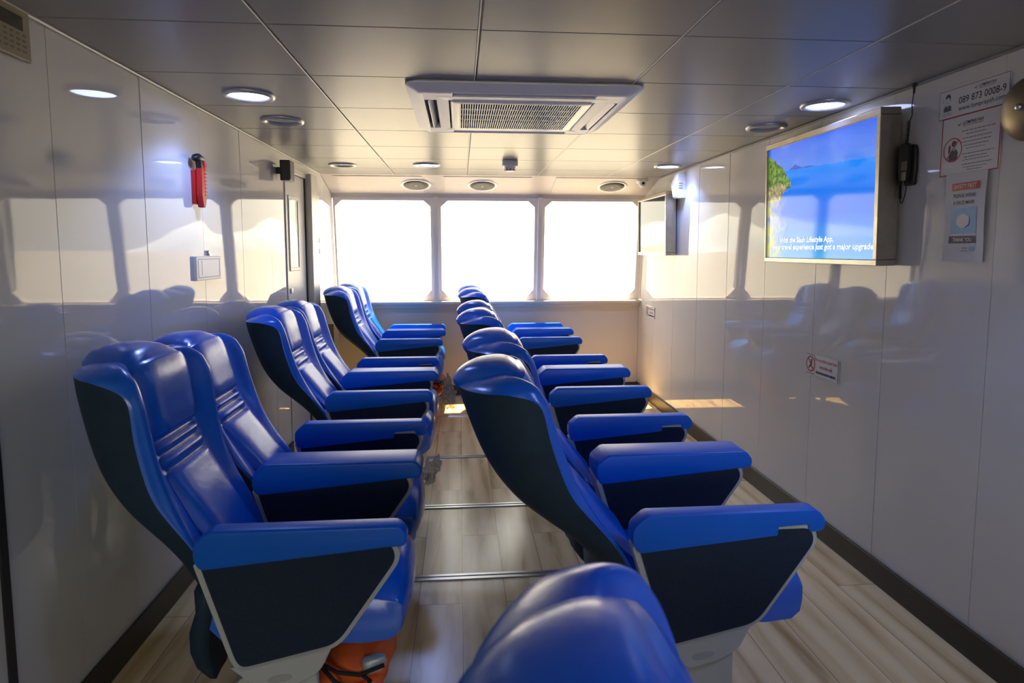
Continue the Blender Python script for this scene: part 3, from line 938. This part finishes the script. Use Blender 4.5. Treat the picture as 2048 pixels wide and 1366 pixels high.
# ---- printed signs
def bars(bm, rows, z):
    """rows: (cx, cy, width, height) drawn as short word-like dashes"""
    rnd = random.Random(5)
    for cx, cy, w, h in rows:
        x = cx - w / 2
        while x < cx + w / 2 - .002:
            l = min(rnd.uniform(.006, .017), cx + w / 2 - x)
            poly(bm, [(x, cy - h / 2), (x + l, cy - h / 2), (x + l, cy + h / 2), (x, cy + h / 2)], z)
            x += l + .0022
def rect_border(bm, w, h, t, z):
    for q in ((-w / 2, w / 2, -h / 2, -h / 2 + t), (-w / 2, w / 2, h / 2 - t, h / 2), (-w / 2, -w / 2 + t, -h / 2 + t, h / 2 - t), (w / 2 - t, w / 2, -h / 2 + t, h / 2 - t)):
        poly(bm, [(q[0], q[2]), (q[1], q[2]), (q[1], q[3]), (q[0], q[3])], z)
def bird(bm, cx, cy, s, z):
    poly(bm, [(cx - s, cy - .15 * s), (cx - .2 * s, cy + .1 * s), (cx + .1 * s, cy - .1 * s), (cx - .1 * s, cy - .4 * s)], z)
    poly(bm, [(cx - .15 * s, cy - .35 * s), (cx + .15 * s, cy + .0 * s), (cx + .75 * s, cy + .75 * s), (cx + .55 * s, cy + .1 * s), (cx + .2 * s, cy - .45 * s)], z)

# contact sign
r = rw('contact_sign', 2.092, 1.981, 'white contact sign with black border and phone number, topmost on the right wall', 'sign', 0.0)
w, h = .300, .102
obj('sign_board', BOX(-w / 2, w / 2, -h / 2, h / 2, -.001, .003), M['signwhite'], r)
bm = bmesh.new(); rect_border(bm, w, h, .0016, .0036); obj('sign_border', bm, M['blackink'], r)
link('lettering', text_mesh('089 873 0008-9', 'lettering', M['blackink'], w=.196, h=.024, bold=.006), r, (.039, .004, .0036))
link('lettering', text_mesh('www.lomprayah.com', 'lettering', M['blackink'], w=.196, h=.021, bold=.002), r, (.039, -.027, .0036))
link('lettering', text_mesh('LOMPRAYAH', 'lettering', M['navyink'], w=.070, h=.0095, bold=.02, shear=.2), r, (.062, .036, .0036))
bm = bmesh.new(); bird(bm, .014, .034, .009, .0036); obj('logo', bm, M['oliveink'], r)
bm = bmesh.new(); bars(bm, [(.062, .0275, .07, .002)], .0036); obj('fine_print', bm, M['greyink'], r)
bm = bmesh.new()
poly(bm, round_poly([(-.128, -.024), (-.092, -.024), (-.094, -.008), (-.104, -.001), (-.110, -.010), (-.116, -.001), (-.126, -.008)], .003), .0036)
poly(bm, [(-.121, .024), (-.121, .030), (-.114, .037), (-.104, .037), (-.098, .030), (-.0975, .014), (-.101, .014), (-.102, .024), (-.111, .026), (-.118, .020)], .0037)
obj('pictogram', bm, M['navyink'], r)
bm = bmesh.new(); ring(bm, -.1095, .017, .0105, .0118, .0036, 24); poly(bm, [(-.134, .008), (-.1325, .008), (-.1325, .026), (-.134, .026)], .0036); poly(bm, [(-.130, .012), (-.1288, .012), (-.1288, .022), (-.130, .022)], .0036)
obj('pictogram', bm, M['greyink'], r)
bm = bmesh.new(); bars(bm, [(-.110, -.031, .036, .002), (-.110, -.037, .044, .002)], .0036); obj('fine_print', bm, M['greyink'], r)

# prohibition sign
r = rw('prohibition_sign', 2.093, 1.826, 'white notice with red border and no-phone symbol, under the contact sign', 'sign')
w, h = .256, .212
obj('sign_board', BOX(-w / 2, w / 2, -h / 2, h / 2, -.001, .003), M['signwhite'], r)
bm = bmesh.new(); rect_border(bm, w, h, .0042, .0036); obj('sign_border', bm, M['redink'], r)
link('lettering', text_mesh('LOMPRAYAH', 'lettering', M['navyink'], w=.088, h=.0125, bold=.02, shear=.2), r, (.012, .075, .0036))
bm = bmesh.new(); bird(bm, -.048, .073, .011, .0036); obj('logo', bm, M['oliveink'], r)
bm = bmesh.new(); bars(bm, [(.012, .065, .088, .0022)], .0036); obj('fine_print', bm, M['redink'], r)
bm = bmesh.new()
bars(bm, [(.036, .046, .140, .0035), (.028, .034, .085, .0035), (.030, .020, .125, .0035), (.028, .007, .128, .0035), (.030, -.006, .105, .0035), (.028, -.017, .08, .003),
          (.040, -.035, .135, .0035), (.030, -.047, .10, .0035), (.030, -.057, .11, .003), (.038, -.072, .128, .0035), (.030, -.083, .10, .003), (.028, -.092, .065, .003)], .0036)
obj('fine_print', bm, M['greyink'], r)
bm = bmesh.new(); disc(bm, -.068, .008, .011, .0036); poly(bm, [(-.088, -.052), (-.050, -.052), (-.048, -.026), (-.060, -.012), (-.066, -.020), (-.074, -.014), (-.087, -.026)], .0036)
poly(bm, [(-.094, -.026), (-.084, -.020), (-.082, .006), (-.092, .002)], .0037)
obj('pictogram', bm, M['navyink'], r)
bm = bmesh.new(); ring(bm, -.073, -.014, .0395, .0435, .0039, 48)
a = math.radians(52)
poly(bm, [(-.073 + math.cos(a) * s1 * .041 - math.sin(a) * s2 * .0022, -.014 + math.sin(a) * s1 * .041 + math.cos(a) * s2 * .0022) for s1, s2 in ((-1, -1), (1, -1), (1, 1), (-1, 1))], .0040)
obj('pictogram', bm, M['redink'], r)

# face mask poster (slightly curled paper)
r = rw('mask_poster', 2.092, 1.565, 'curled paper poster with blue square and white mask shape, lowest on the right wall', 'poster')
w, h = .178, .316
bm = bmesh.new()
nx, ny = 10, 14
def curl(u, v):
    return .0015 + .010 * max(0, -v - .55) ** 2 + .006 * max(0, abs(u) - .6) ** 2 + .0035 * (1 + math.sin(v * 2.2 + u))
V = [[[bm.verts.new((u * w / 2, v * h / 2, curl(u, v) + dz)) for u in [-1 + 2 * i / nx for i in range(nx + 1)]] for v in [-1 + 2 * j / ny for j in range(ny + 1)]] for dz in (-.0012, 0)]
for L in V:
    for j in range(ny):
        for i in range(nx): bm.faces.new([L[j][i], L[j][i + 1], L[j + 1][i + 1], L[j + 1][i]])
rim = [(0, i) for i in range(nx)] + [(j, nx) for j in range(ny)] + [(ny, i) for i in range(nx, 0, -1)] + [(j, 0) for j in range(ny, 0, -1)]
for q in range(len(rim)):
    a, b = rim[q], rim[(q + 1) % len(rim)]
    bm.faces.new([V[0][a[0]][a[1]], V[0][b[0]][b[1]], V[1][b[0]][b[1]], V[1][a[0]][a[1]]])
obj('poster_sheet', bm, M['paper'], r, smooth=math.radians(40))
def onpaper(bm, x0, x1, y0, y1, dz=.0012):
    nxx, nyy = 8, 8
    VV = [[bm.verts.new((x0 + (x1 - x0) * i / nxx, y0 + (y1 - y0) * j / nyy, curl((x0 + (x1 - x0) * i / nxx) / (w / 2), (y0 + (y1 - y0) * j / nyy) / (h / 2)) + dz)) for i in range(nxx + 1)] for j in range(nyy + 1)]
    for j in range(nyy):
        for i in range(nxx): bm.faces.new([VV[j][i], VV[j][i + 1], VV[j + 1][i + 1], VV[j + 1][i]])
    return bm
def zat(x, y): return curl(x / (w / 2), y / (h / 2))
obj('banner', onpaper(bmesh.new(), -.058, .066, .097, .124), M['orangered'], r)
link('lettering', text_mesh('SAFETY FIRST', 'lettering', M['maskwhite'], w=.098, h=.0155, bold=.02), r, (.004, .1105, zat(0, .11) + .0032))
link('lettering', text_mesh('PLEASE WEAR', 'lettering', M['blackink'], w=.098, h=.0135, bold=.02), r, (.002, .078, zat(0, .078) + .0026))
link('lettering', text_mesh('A FACE MASK', 'lettering', M['blackink'], w=.096, h=.0135, bold=.015), r, (.000, .053, zat(0, .053) + .0026))
obj('picture_square', onpaper(bmesh.new(), -.060, .056, -.058, .036), M['cyanink'], r)
bm = bmesh.new()
for dzz in (.0034,):
    poly(bm, round_poly([(-.003, .014), (.025, .002), (.026, -.024), (.004, -.038), (-.008, -.038), (-.030, -.024), (-.029, .002)], .007), zat(0, -.01) + dzz)
obj('mask_symbol', bm, M['maskwhite'], r)
obj('banner', onpaper(bmesh.new(), -.066, .056, -.092, -.066), M['navyink'], r)
link('lettering', text_mesh('THANK YOU', 'lettering', M['maskwhite'], w=.084, h=.0145, bold=.02), r, (-.004, -.079, zat(0, -.079) + .0032))
bm = bmesh.new(); bars(bm, [(.010, -.109, .022, .004), (.008, -.119, .028, .003)], zat(0, -.11) + .003); obj('fine_print', bm, M['greyink'], r)
bm = bmesh.new(); disc(bm, .040, -.111, .008, zat(.04, -.111) + .003, sx=1.3); obj('logo', bm, M['cyanink'], r)

# "do not place your feet" signs
def feet_sign(y, z, label):
    r = rw('foot_sign', y, z, label, 'sign', group='signs about feet on the wall')
    w, h = .270, .108
    obj('sign_board', BOX(-w / 2, w / 2, -h / 2, h / 2, -.001, .003), M['signwhite'], r)
    bm = bmesh.new()
    poly(bm, [(-w / 2, .047), (-.065, .047), (-.065, .050), (-w / 2, .050)], .0036); poly(bm, [(-w / 2, -.050), (-.065, -.050), (-.065, -.047), (-w / 2, -.047)], .0036)
    poly(bm, [(w / 2 - .004, -h / 2), (w / 2, -h / 2), (w / 2, h / 2), (w / 2 - .004, h / 2)], .0036); poly(bm, [(-.066, -.05), (-.064, -.05), (-.064, .05), (-.066, .05)], .0036)
    obj('sign_border', bm, M['navyink'], r)
    bm = bmesh.new(); disc(bm, -.090, .022, .006, .0036)
    poly(bm, [(-.098, .016), (-.088, .018), (-.088, -.006), (-.074, -.020), (-.080, -.026), (-.096, -.010), (-.112, -.026), (-.118, -.020), (-.104, -.002)], .0037)
    obj('pictogram', bm, M['navyink'], r)
    bm = bmesh.new(); ring(bm, -.099, 0, .034, .041, .0039, 40)
    a = math.radians(-50)
    poly(bm, [(-.099 + math.cos(a) * s1 * .037 - math.sin(a) * s2 * .003, math.sin(a) * s1 * .037 + math.cos(a) * s2 * .003) for s1, s2 in ((-1, -1), (1, -1), (1, 1), (-1, 1))], .0041)
    obj('pictogram', bm, M['redink'], r)
    link('lettering', text_mesh('Do not place your feet', 'lettering', M['orangered'], w=.182, h=.021, bold=.015), r, (.030, .029, .0036))
    link('lettering', text_mesh('onto the wall', 'lettering', M['orangered'], w=.105, h=.019, bold=.015), r, (.032, -.002, .0036))
    bm = bmesh.new(); bars(bm, [(.032, -.034, .165, .012)], .0036); obj('fine_print', bm, M['navyink'], r)
feet_sign(2.917, .866, 'white and red foot sign low on the right wall, opposite the right seats')
feet_sign(5.735, .862, 'small foot sign on the right wall just below the window sill level')

# alarm bell
r = rw('alarm_bell', 1.835, 1.891, 'round aged brass alarm bell high on the right wall at the picture edge', 'bell')
obj('bell_gong', lathe(bmesh.new(), [(.100, .018), (.103, .021), (.102, .028), (.092, .045), (.070, .060), (.040, .068), (0, .070)], 56), M['brass'], r, smooth=math.radians(60))
obj('bell_mount', lathe(bmesh.new(), [(.045, 0), (.045, .06), (0, .062)], 24), M['black'], r)
obj('bell_screw', lathe(bmesh.new(), [(.010, .068), (.010, .074), (.004, .077), (0, .077)], 16), M['alu'], r, smooth=True)

# handheld radio microphone with coiled cord
r = empty('radio_microphone', (XR, 2.372, 1.80)); r.scale = (.50, .8, 1); tag(r, 'black handheld radio microphone with coiled cord hanging beside the large television', 'microphone')
bm = bmesh.new()
prism(bm, round_poly([(-.034, -.085), (.034, -.085), (.040, -.02), (.038, .055), (.026, .075), (-.026, .075), (-.038, .055), (-.040, -.02)], .012, 3), -.030, -.002, 'x', .004, 2)
obj('microphone_cradle', bm, M['black'], r, (-.0, -.005, -.01))
bm = bmesh.new()
prism(bm, round_poly([(-.024, -.075), (.024, -.075), (.030, .0), (.030, .060), (.020, .072), (-.020, .072), (-.030, .060), (-.030, .0)], .010, 3), -.070, -.030, 'x', .006, 2)
obj('microphone_body', bm, M['black'], r, (0, .012, .0))
obj('name_plate', BOX(-.0735, -.069, -.020, .018, -.035, .000, .001, 1), M['brass'], r)
obj('talk_key', BOX(-.074, -.069, -.016, .014, -.075, -.042, .003, 1), M['beige'], r)
bm = bmesh.new()
path = [(-.03, -.010, .297), (-.034, -.008, .26), (-.036, -.004, .22), (-.036, -.010, .18), (-.038, .000, .160)]
tube(bm, path, .0032, 8)
helix = []
turns = 17
for k in range(turns * 12 + 1):
    t = k / (turns * 12); a = 2 * PI * turns * t
    helix.append((-.045 + .0095 * math.cos(a), .004 + .010 * t + .0095 * math.sin(a), .160 - .115 * t))
tube(bm, helix, .0022, 6)
helix = []
for k in range(18 * 12 + 1):
    t = k / (18 * 12); a = 2 * PI * 18 * t
    helix.append((-.040 + .008 * math.cos(a), .040 + .004 * math.sin(PI * t) + .008 * math.sin(a), -.040 - .105 * t))
tube(bm, helix, .0021, 6)
tube(bm, [(-.040, .042, -.145), (-.042, .036, -.160), (-.045, .020, -.162), (-.048, .004, -.140), (-.048, -.006, -.105), (-.048, .004, -.07)], .003, 8)
tube(bm, [(-.045, .014, .045), (-.045, .028, .02), (-.042, .036, -.02), (-.040, .040, -.04)], .003, 8)
obj('coiled_cord', bm, M['black'], r, smooth=True)
obj('cord_gland', lathe(bmesh.new(), [(.016, .30), (.016, .290), (.008, .285), (.006, .262), (0, .262)], 20, Matrix.Translation((-.031, -.009, 0))), M['black'], r, smooth=math.radians(40))

# ------------------------------------------------------------------ left wall things (face +X)
# emergency hammer
r = empty('emergency_hammer', (XL - .003, 2.94, 1.755), (0, 0, 0)); tag(r, 'red emergency glass hammer with black head on the left wall', 'hammer')
bm = bmesh.new()
prism(bm, round_poly([(-.012, -.115), (.016, -.115), (.030, -.07), (.024, .07), (-.020, .06), (-.026, -.06)], .008, 3), .018, .045, 'x', .005, 2)
obj('hammer_handle', bm, M['red'], r)
bm = bmesh.new()
for k in range(8): box(bm, .016, .047, .010, .029, -.062 + k * .016, -.055 + k * .016)
obj('grip_rib', bm, M['red'], r)
bm = bmesh.new()
tube(bm, [(.031, -.062, .098), (.031, -.05, .10), (.031, -.02, .105), (.031, .012, .103)], [.006, .016, .018, .015], 14)
prism(bm, [(-.030, .10), (.0, .11), (.012, .06), (-.014, .045)], .02, .043, 'x', .003, 1)
obj('hammer_head', bm, M['black'], r, smooth=math.radians(50))
bm = bmesh.new(); prism(bm, round_poly([(.010, .10), (.040, .085), (.036, .06), (.014, .06)], .006, 2), .017, .046, 'x', .003, 1)
obj('head_collar', bm, M['red'], r)
obj('hammer_bracket', BOX(0, .018, -.030, .020, -.10, .05, .002, 1), M['red'], r)

# notice holder
r = empty('safety_notice', (XL - .003, 3.035, 1.365)); tag(r, 'small white framed notice plate on the left wall below the hammer', 'notice')
obj('plate', BOX(0, .016, -.142, .142, -.055, .055, .002, 1), M['white'], r)
bm = bmesh.new()
for q in ((-.125, .125, .040, .043), (-.125, .125, -.043, -.040), (-.125, -.122, -.04, .04), (.122, .125, -.04, .04)): box(bm, .016, .0168, q[0], q[1], q[2], q[3])
box(bm, .016, .0166, -.085, -.082, -.03, .035)
obj('printed_border', bm, M['beige'], r)
r = empty('wall_clip', (XL, 3.057, 1.436)); tag(r, 'tiny grey clip on the left wall just above the notice plate', 'clip')
obj('clip_plate', BOX(0, .008, -.012, .012, -.014, .010, .002, 1), M['steel'], r)
obj('clip_jaw', BOX(.008, .012, -.010, .010, -.014, -.004, .001, 1), M['alu'], r)

# wall loudspeaker
r = empty('wall_speaker', (XL, 4.23, 1.965)); tag(r, 'small black box loudspeaker mounted high on the left wall above the door', 'loudspeaker')
obj('speaker_cabinet', BOX(.034, .098, -.055, .055, -.066, .064, .004, 2), M['black'], r)
bm = BOX(.098, .100, -.047, .047, -.058, .056); obj('front_grille', bm, M['greyink'], r)
obj('wall_bracket', BOX(0, .036, -.018, .018, -.022, .022, .003, 1), M['black'], r)

# wall switches beyond the door
for k, (z, lab) in enumerate(((1.53, 'upper white oval switch on the left wall beyond the door'), (1.44, 'lower white oval switch on the left wall beyond the door'))):
    r = empty('wall_switch', (XL, 5.32, z)); tag(r, lab, 'switch', 'oval switches beyond the door')
    bm = bmesh.new(); prism(bm, round_poly([(-.045, -.034), (.045, -.034), (.045, .034), (-.045, .034)], .03, 4), 0, .018, 'x', .005, 2)
    obj('switch_plate', bm, M['white'], r, smooth=math.radians(40))
    bm = bmesh.new(); prism(bm, round_poly([(-.018, -.020), (.018, -.020), (.018, .020), (-.018, .020)], .008, 3), .017, .026, 'x', .003, 1)
    obj('switch_rocker', bm, M['offwhite'], r)
r = empty('notice_holder', (XL - .003, 5.34, 1.845)); tag(r, 'small empty clear holder high on the left wall beyond the door', 'holder')
obj('holder_back', BOX(0, .006, -.10, .10, -.06, .06, .002, 1), M['white'], r)
obj('holder_lip', BOX(.006, .016, -.10, .10, -.06, -.045, .002, 1), M['offwhite'], r)

# thermostat
r = empty('wall_controller', (XL, 1.80, 2.028)); tag(r, 'beige wall controller with dark display in the upper left corner', 'controller')
obj('controller_body', BOX(0, .014, -.085, .075, -.066, .066, .004, 2), M['beige'], r)
obj('controller_display', BOX(.0135, .0155, -.040, .045, .010, .048, .001, 1), M['display'], r)
bm = bmesh.new()
rnd = random.Random(2)
for j in range(4):
    for i in range(5): box(bm, .0138, .0150, -.055 + i * .024, -.042 + i * .024, -.004 - j * .014, .002 - j * .014)
obj('button_row', bm, mat('beige_dark', (.20, .16, .09), .5), r)

# ------------------------------------------------------------------ life jackets and bags
def blob(bm, c, s, seed, amp=.12, ex=2.6, nu=28, nv=18, rot=None):
    V = []
    R = rot or Matrix.Identity(3)
    for j in range(nv + 1):
        th = PI * j / nv; row = []
        for i in range(nu):
            ph = 2 * PI * i / nu
            f = lambda q: math.copysign(abs(q) ** (2 / ex), q)
            d = Vector((f(math.sin(th)) * f(math.cos(ph)), f(math.sin(th)) * f(math.sin(ph)), f(math.cos(th))))
            k = 1 + amp * noise.fractal(Vector((d.x * 1.4 + seed, d.y * 1.4, d.z * 1.4)), 1, 2, 3)
            row.append(bm.verts.new(Vector(c) + R @ Vector((d.x * s[0] * k, d.y * s[1] * k, d.z * s[2] * k))))
        V.append(row)
    for j in range(nv):
        for i in range(nu):
            a, b, c2, e = V[j][i], V[j][(i + 1) % nu], V[j + 1][(i + 1) % nu], V[j + 1][i]
            bm.faces.new([a, b, c2, e])
    bmesh.ops.remove_doubles(bm, verts=bm.verts, dist=1e-6)
    for v in bm.verts:
        v.co += noise.noise_vector(v.co * 26 + Vector((seed, 0, 0))) * .011
    return bm
def life_jacket(loc, label, seed, rz=0.0):
    r = empty('life_jacket', loc, (0, 0, rz)); tag(r, label, 'life jacket', 'orange life jackets under the seats')
    obj('foam_panel', blob(bmesh.new(), (.105, .10, .313), (.095, .15, .056), seed), M['orange'], r, smooth=True)
    obj('foam_panel', blob(bmesh.new(), (.010, .050, .165), (.046, .085, .160), seed + 3, rot=Matrix.Rotation(math.radians(8), 3, 'Y')), M['orange'], r, smooth=True)
    obj('foam_panel', blob(bmesh.new(), (.105, .085, .235), (.070, .12, .050), seed + 7, rot=Matrix.Rotation(math.radians(-24), 3, 'Y')), M['orange'], r, smooth=True)
    bm = blob(bmesh.new(), (.155, -.038, .335), (.034, .014, .020), seed + 11); obj('reflective_patch', bm, M['reflect'], r, smooth=True)
    bm = blob(bmesh.new(), (-.022, -.030, .262), (.014, .012, .032), seed + 13); obj('reflective_patch', bm, M['reflect'], r, smooth=True)
    bm = bmesh.new()
    tube(bm, [(.015, -.048, .345), (.06, -.064, .330), (.12, -.068, .322), (.185, -.056, .338)], .0055, 6)
    tube(bm, [(.015, -.048, .338), (.05, -.062, .305), (.085, -.064, .282), (.13, -.062, .276), (.148, -.064, .300), (.128, -.068, .320)], .0055, 6)
    tube(bm, [(.105, -.06, .28), (.108, -.050, .24), (.098, -.042, .19)], .0055, 6)
    obj('tie_strap', bm, M['strap'], r, smooth=True)
    return r
life_jacket((-.40, 1.68, -.02), 'orange life jacket with black straps under the near left twin seat', 1.0)
life_jacket((-.33, 5.26, .0), 'orange life jacket under the far left twin seat beside the window wall', 4.0)
life_jacket((.645, 1.77, -.05), 'life jacket almost hidden under the near right twin seat', 6.0, )
life_jacket((.84, 5.06, .0), 'orange life jacket under the far right twin seat, mirrored in the glossy wall', 8.0)

def sheet(name, label, cat, loc, w, h, m, seed, rz=0.0, amp=.03, lean=.0, d=.02):
    """closed crumpled bag of film"""
    bm = bmesh.new(); nx, ny = 22, 26
    F = []; B = []
    for j in range(ny + 1):
        fr = []; br = []
        for i in range(nx + 1):
            u = -1 + 2 * i / nx; v = j / ny
            k = noise.fractal(Vector((u * 2.3 + seed, v * 3.1, seed)), .8, 2.1, 5)
            e = (1 - abs(u) ** 4) * min(1, v * 8, (1 - v) * 8 + .1)
            x = u * w / 2 * (1 + .12 * noise.noise(Vector((seed, v * 4, 2))))
            z = v * h
            fr.append(bm.verts.new((x, -(d * e) - amp * k * e - lean * v, z)))
            br.append(bm.verts.new((x, d * e - amp * .6 * k * e - lean * v + .001, z)))
        F.append(fr); B.append(br)
    for L in (F, B):
        for j in range(ny):
            for i in range(nx): bm.faces.new([L[j][i], L[j][i + 1], L[j + 1][i + 1], L[j + 1][i]])
    for j in range(ny):
        for i in (0, nx): bm.faces.new([F[j][i], F[j + 1][i], B[j + 1][i], B[j][i]])
    for i in range(nx):
        for j in (0, ny): bm.faces.new([F[j][i], F[j][i + 1], B[j][i + 1], B[j][i]])
    o = obj(name, bm, m, None, loc, (0, 0, rz), smooth=math.radians(35))
    return tag(o, label, cat)
bm = blob(bmesh.new(), (0, 0, 0), (.036, .04, .065), 3.3, amp=.9, ex=1.7, nu=26, nv=20, rot=Matrix.Rotation(math.radians(28), 3, 'Y'))
for v in bm.verts:
    k = noise.noise_vector(v.co * 38) * .012 + noise.noise_vector(v.co * 90) * .006
    v.co += k
tag(obj('plastic_bag', bm, M['film'], None, (-.155, 3.10, .33)), 'crumpled clear plastic bag sticking out below the middle left twin seat', 'plastic bag')
bm = blob(bmesh.new(), (0, 0, 0), (.050, .05, .125), 5.3, amp=.6, ex=1.9, nu=26, nv=20, rot=Matrix.Rotation(math.radians(-8), 3, 'Y'))
for v in bm.verts: v.co += noise.noise_vector(v.co * 34) * .014 + noise.noise_vector(v.co * 80) * .006
tag(obj('plastic_wrap', bm, M['film'], None, (-.105, 5.14, .26)), 'clear plastic wrap hanging beside the far left life jacket by the window wall', 'plastic wrap')
sheet('brown_plastic_sheet', 'crumpled brown plastic sheet stuffed behind the far left twin seat', 'plastic sheet', (-1.09, 5.02, .0), .16, .86, M['brownbag'], 9.0, .0, .035, .0, .02)

# ------------------------------------------------------------------ outside: sea and hazy islands
def water():
    m, nt, b = newmat('hazy_sea')
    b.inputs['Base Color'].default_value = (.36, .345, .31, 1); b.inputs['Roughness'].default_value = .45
    nz = N(nt, 'ShaderNodeTexNoise'); nz.inputs['Scale'].default_value = .35; nz.inputs['Detail'].default_value = 5
    tc = N(nt, 'ShaderNodeTexCoord'); nt.links.new(tc.outputs['Object'], nz.inputs['Vector'])
    bp = N(nt, 'ShaderNodeBump'); bp.inputs['Distance'].default_value = .25; nt.links.new(nz.outputs['Fac'], bp.inputs['Height']); nt.links.new(bp.outputs[0], b.inputs['Normal'])
    return m
bm = bmesh.new()
vs = [bm.verts.new(p) for p in ((-4000, -4000, -4), (4000, -4000, -4), (4000, 6000, -4), (-4000, 6000, -4))]
bm.faces.new(vs)
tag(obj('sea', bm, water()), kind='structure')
def island(cx, cy, w, h, seed):
    bm = bmesh.new(); n = 40; m = 8
    rows = []
    for j in range(m + 1):
        v = -1 + 2 * j / m; row = []
        for i in range(n + 1):
            u = -1 + 2 * i / n
            k = max(0, (1 - u * u)) ** .8 * (1 - v * v) * (.65 + .6 * noise.fractal(Vector((u * 2.2 + seed, v, seed)), 1, 2, 4))
            row.append(bm.verts.new((cx + u * w, cy + v * w * .25, -4.5 + max(0, k) * h)))
        rows.append(row)
    for a, b in zip(rows, rows[1:]):
        for i in range(n): bm.faces.new([a[i], a[i + 1], b[i + 1], b[i]])
    return bm
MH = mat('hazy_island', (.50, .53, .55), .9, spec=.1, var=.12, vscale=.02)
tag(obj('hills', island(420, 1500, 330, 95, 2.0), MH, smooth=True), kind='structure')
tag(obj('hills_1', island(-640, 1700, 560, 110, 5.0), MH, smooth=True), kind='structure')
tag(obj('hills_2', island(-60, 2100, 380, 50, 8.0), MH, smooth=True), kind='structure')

# ------------------------------------------------------------------ light
wd = bpy.data.worlds.new('hazy_sky'); scene.world = wd; wd.use_nodes = True
nt = wd.node_tree; nt.nodes.clear()
out = N(nt, 'ShaderNodeOutputWorld'); bg = N(nt, 'ShaderNodeBackground')
tc = N(nt, 'ShaderNodeTexCoord'); sp = N(nt, 'ShaderNodeSeparateXYZ'); nt.links.new(tc.outputs['Generated'], sp.inputs[0])
cr = N(nt, 'ShaderNodeValToRGB')
e = cr.color_ramp.elements
e[0].position = 0.0; e[0].color = (1.0, .88, .70, 1)
e[1].position = 1.0; e[1].color = (.75, .80, .88, 1)
x = e.new(.25); x.color = (1.0, .92, .78, 1)
nt.links.new(sp.outputs['Z'], cr.inputs[0])
# bright hazy side towards +Y, sky astern raised brighter as fill through the rear windows
mr = N(nt, 'ShaderNodeMapRange'); mr.inputs['From Min'].default_value = -.5; mr.inputs['From Max'].default_value = .6
nt.links.new(sp.outputs['Y'], mr.inputs['Value'])
mx = N(nt, 'ShaderNodeMix', data_type='RGBA'); nt.links.new(mr.outputs[0], mx.inputs['Factor'])
mx.inputs['A'].default_value = (1.42, 1.48, 1.42, 1); nt.links.new(cr.outputs[0], mx.inputs['B'])
nt.links.new(mx.outputs['Result'], bg.inputs['Color']); bg.inputs['Strength'].default_value = 4.0
nt.links.new(bg.outputs[0], out.inputs['Surface'])

S = bpy.data.lights.new('sun', 'SUN'); S.energy = 36.0; S.color = (1.0, .74, .42); S.angle = math.radians(1.2)
so = bpy.data.objects.new('sun', S); COL.objects.link(so)
el = math.radians(73)
dirv = Vector((0.0, -math.cos(el), -math.sin(el)))     # travelling direction
so.rotation_euler = dirv.to_track_quat('-Z', 'Y').to_euler()
so.location = (0, 9, 12)

def portal(name, c, w, h, nrm):
    L = bpy.data.lights.new(name, 'AREA'); L.shape = 'RECTANGLE'; L.size = w; L.size_y = h
    L.cycles.is_portal = True
    o = bpy.data.objects.new(name, L); COL.objects.link(o); o.location = c
    o.rotation_euler = Vector(nrm).to_track_quat('-Z', 'Z').to_euler()
portal('window_portal', (.305, 6.10, 1.445), 2.96, 1.0, (0, -1, 0))
portal('window_portal', (.30, YB - .10, 1.40), 2.4, .95, (0, 1, 0))

# ------------------------------------------------------------------ camera
cam = bpy.data.cameras.new('camera'); co = bpy.data.objects.new('camera', cam); COL.objects.link(co)
F_PX = 1240.0
th = math.radians(5.2); psi = math.atan(104 / F_PX * math.cos(th))
cam.sensor_width = 36; cam.lens = F_PX / 2048 * 36
cam.shift_y = -(683 - (500 + F_PX * math.tan(th))) / 2048
co.location = (0, 0, 1.449)
co.rotation_euler = (PI / 2 - th, 0, -psi)
cam.clip_start = 0.02; cam.clip_end = 8000
cam.dof.use_dof = True; cam.dof.focus_distance = 2.9; cam.dof.aperture_fstop = 5.0
scene.camera = co

scene.view_settings.view_transform = 'Standard'
scene.view_settings.look = 'None'
scene.view_settings.gamma = 1.0
scene.view_settings.use_curve_mapping = False
scene.view_settings.exposure = 0.16
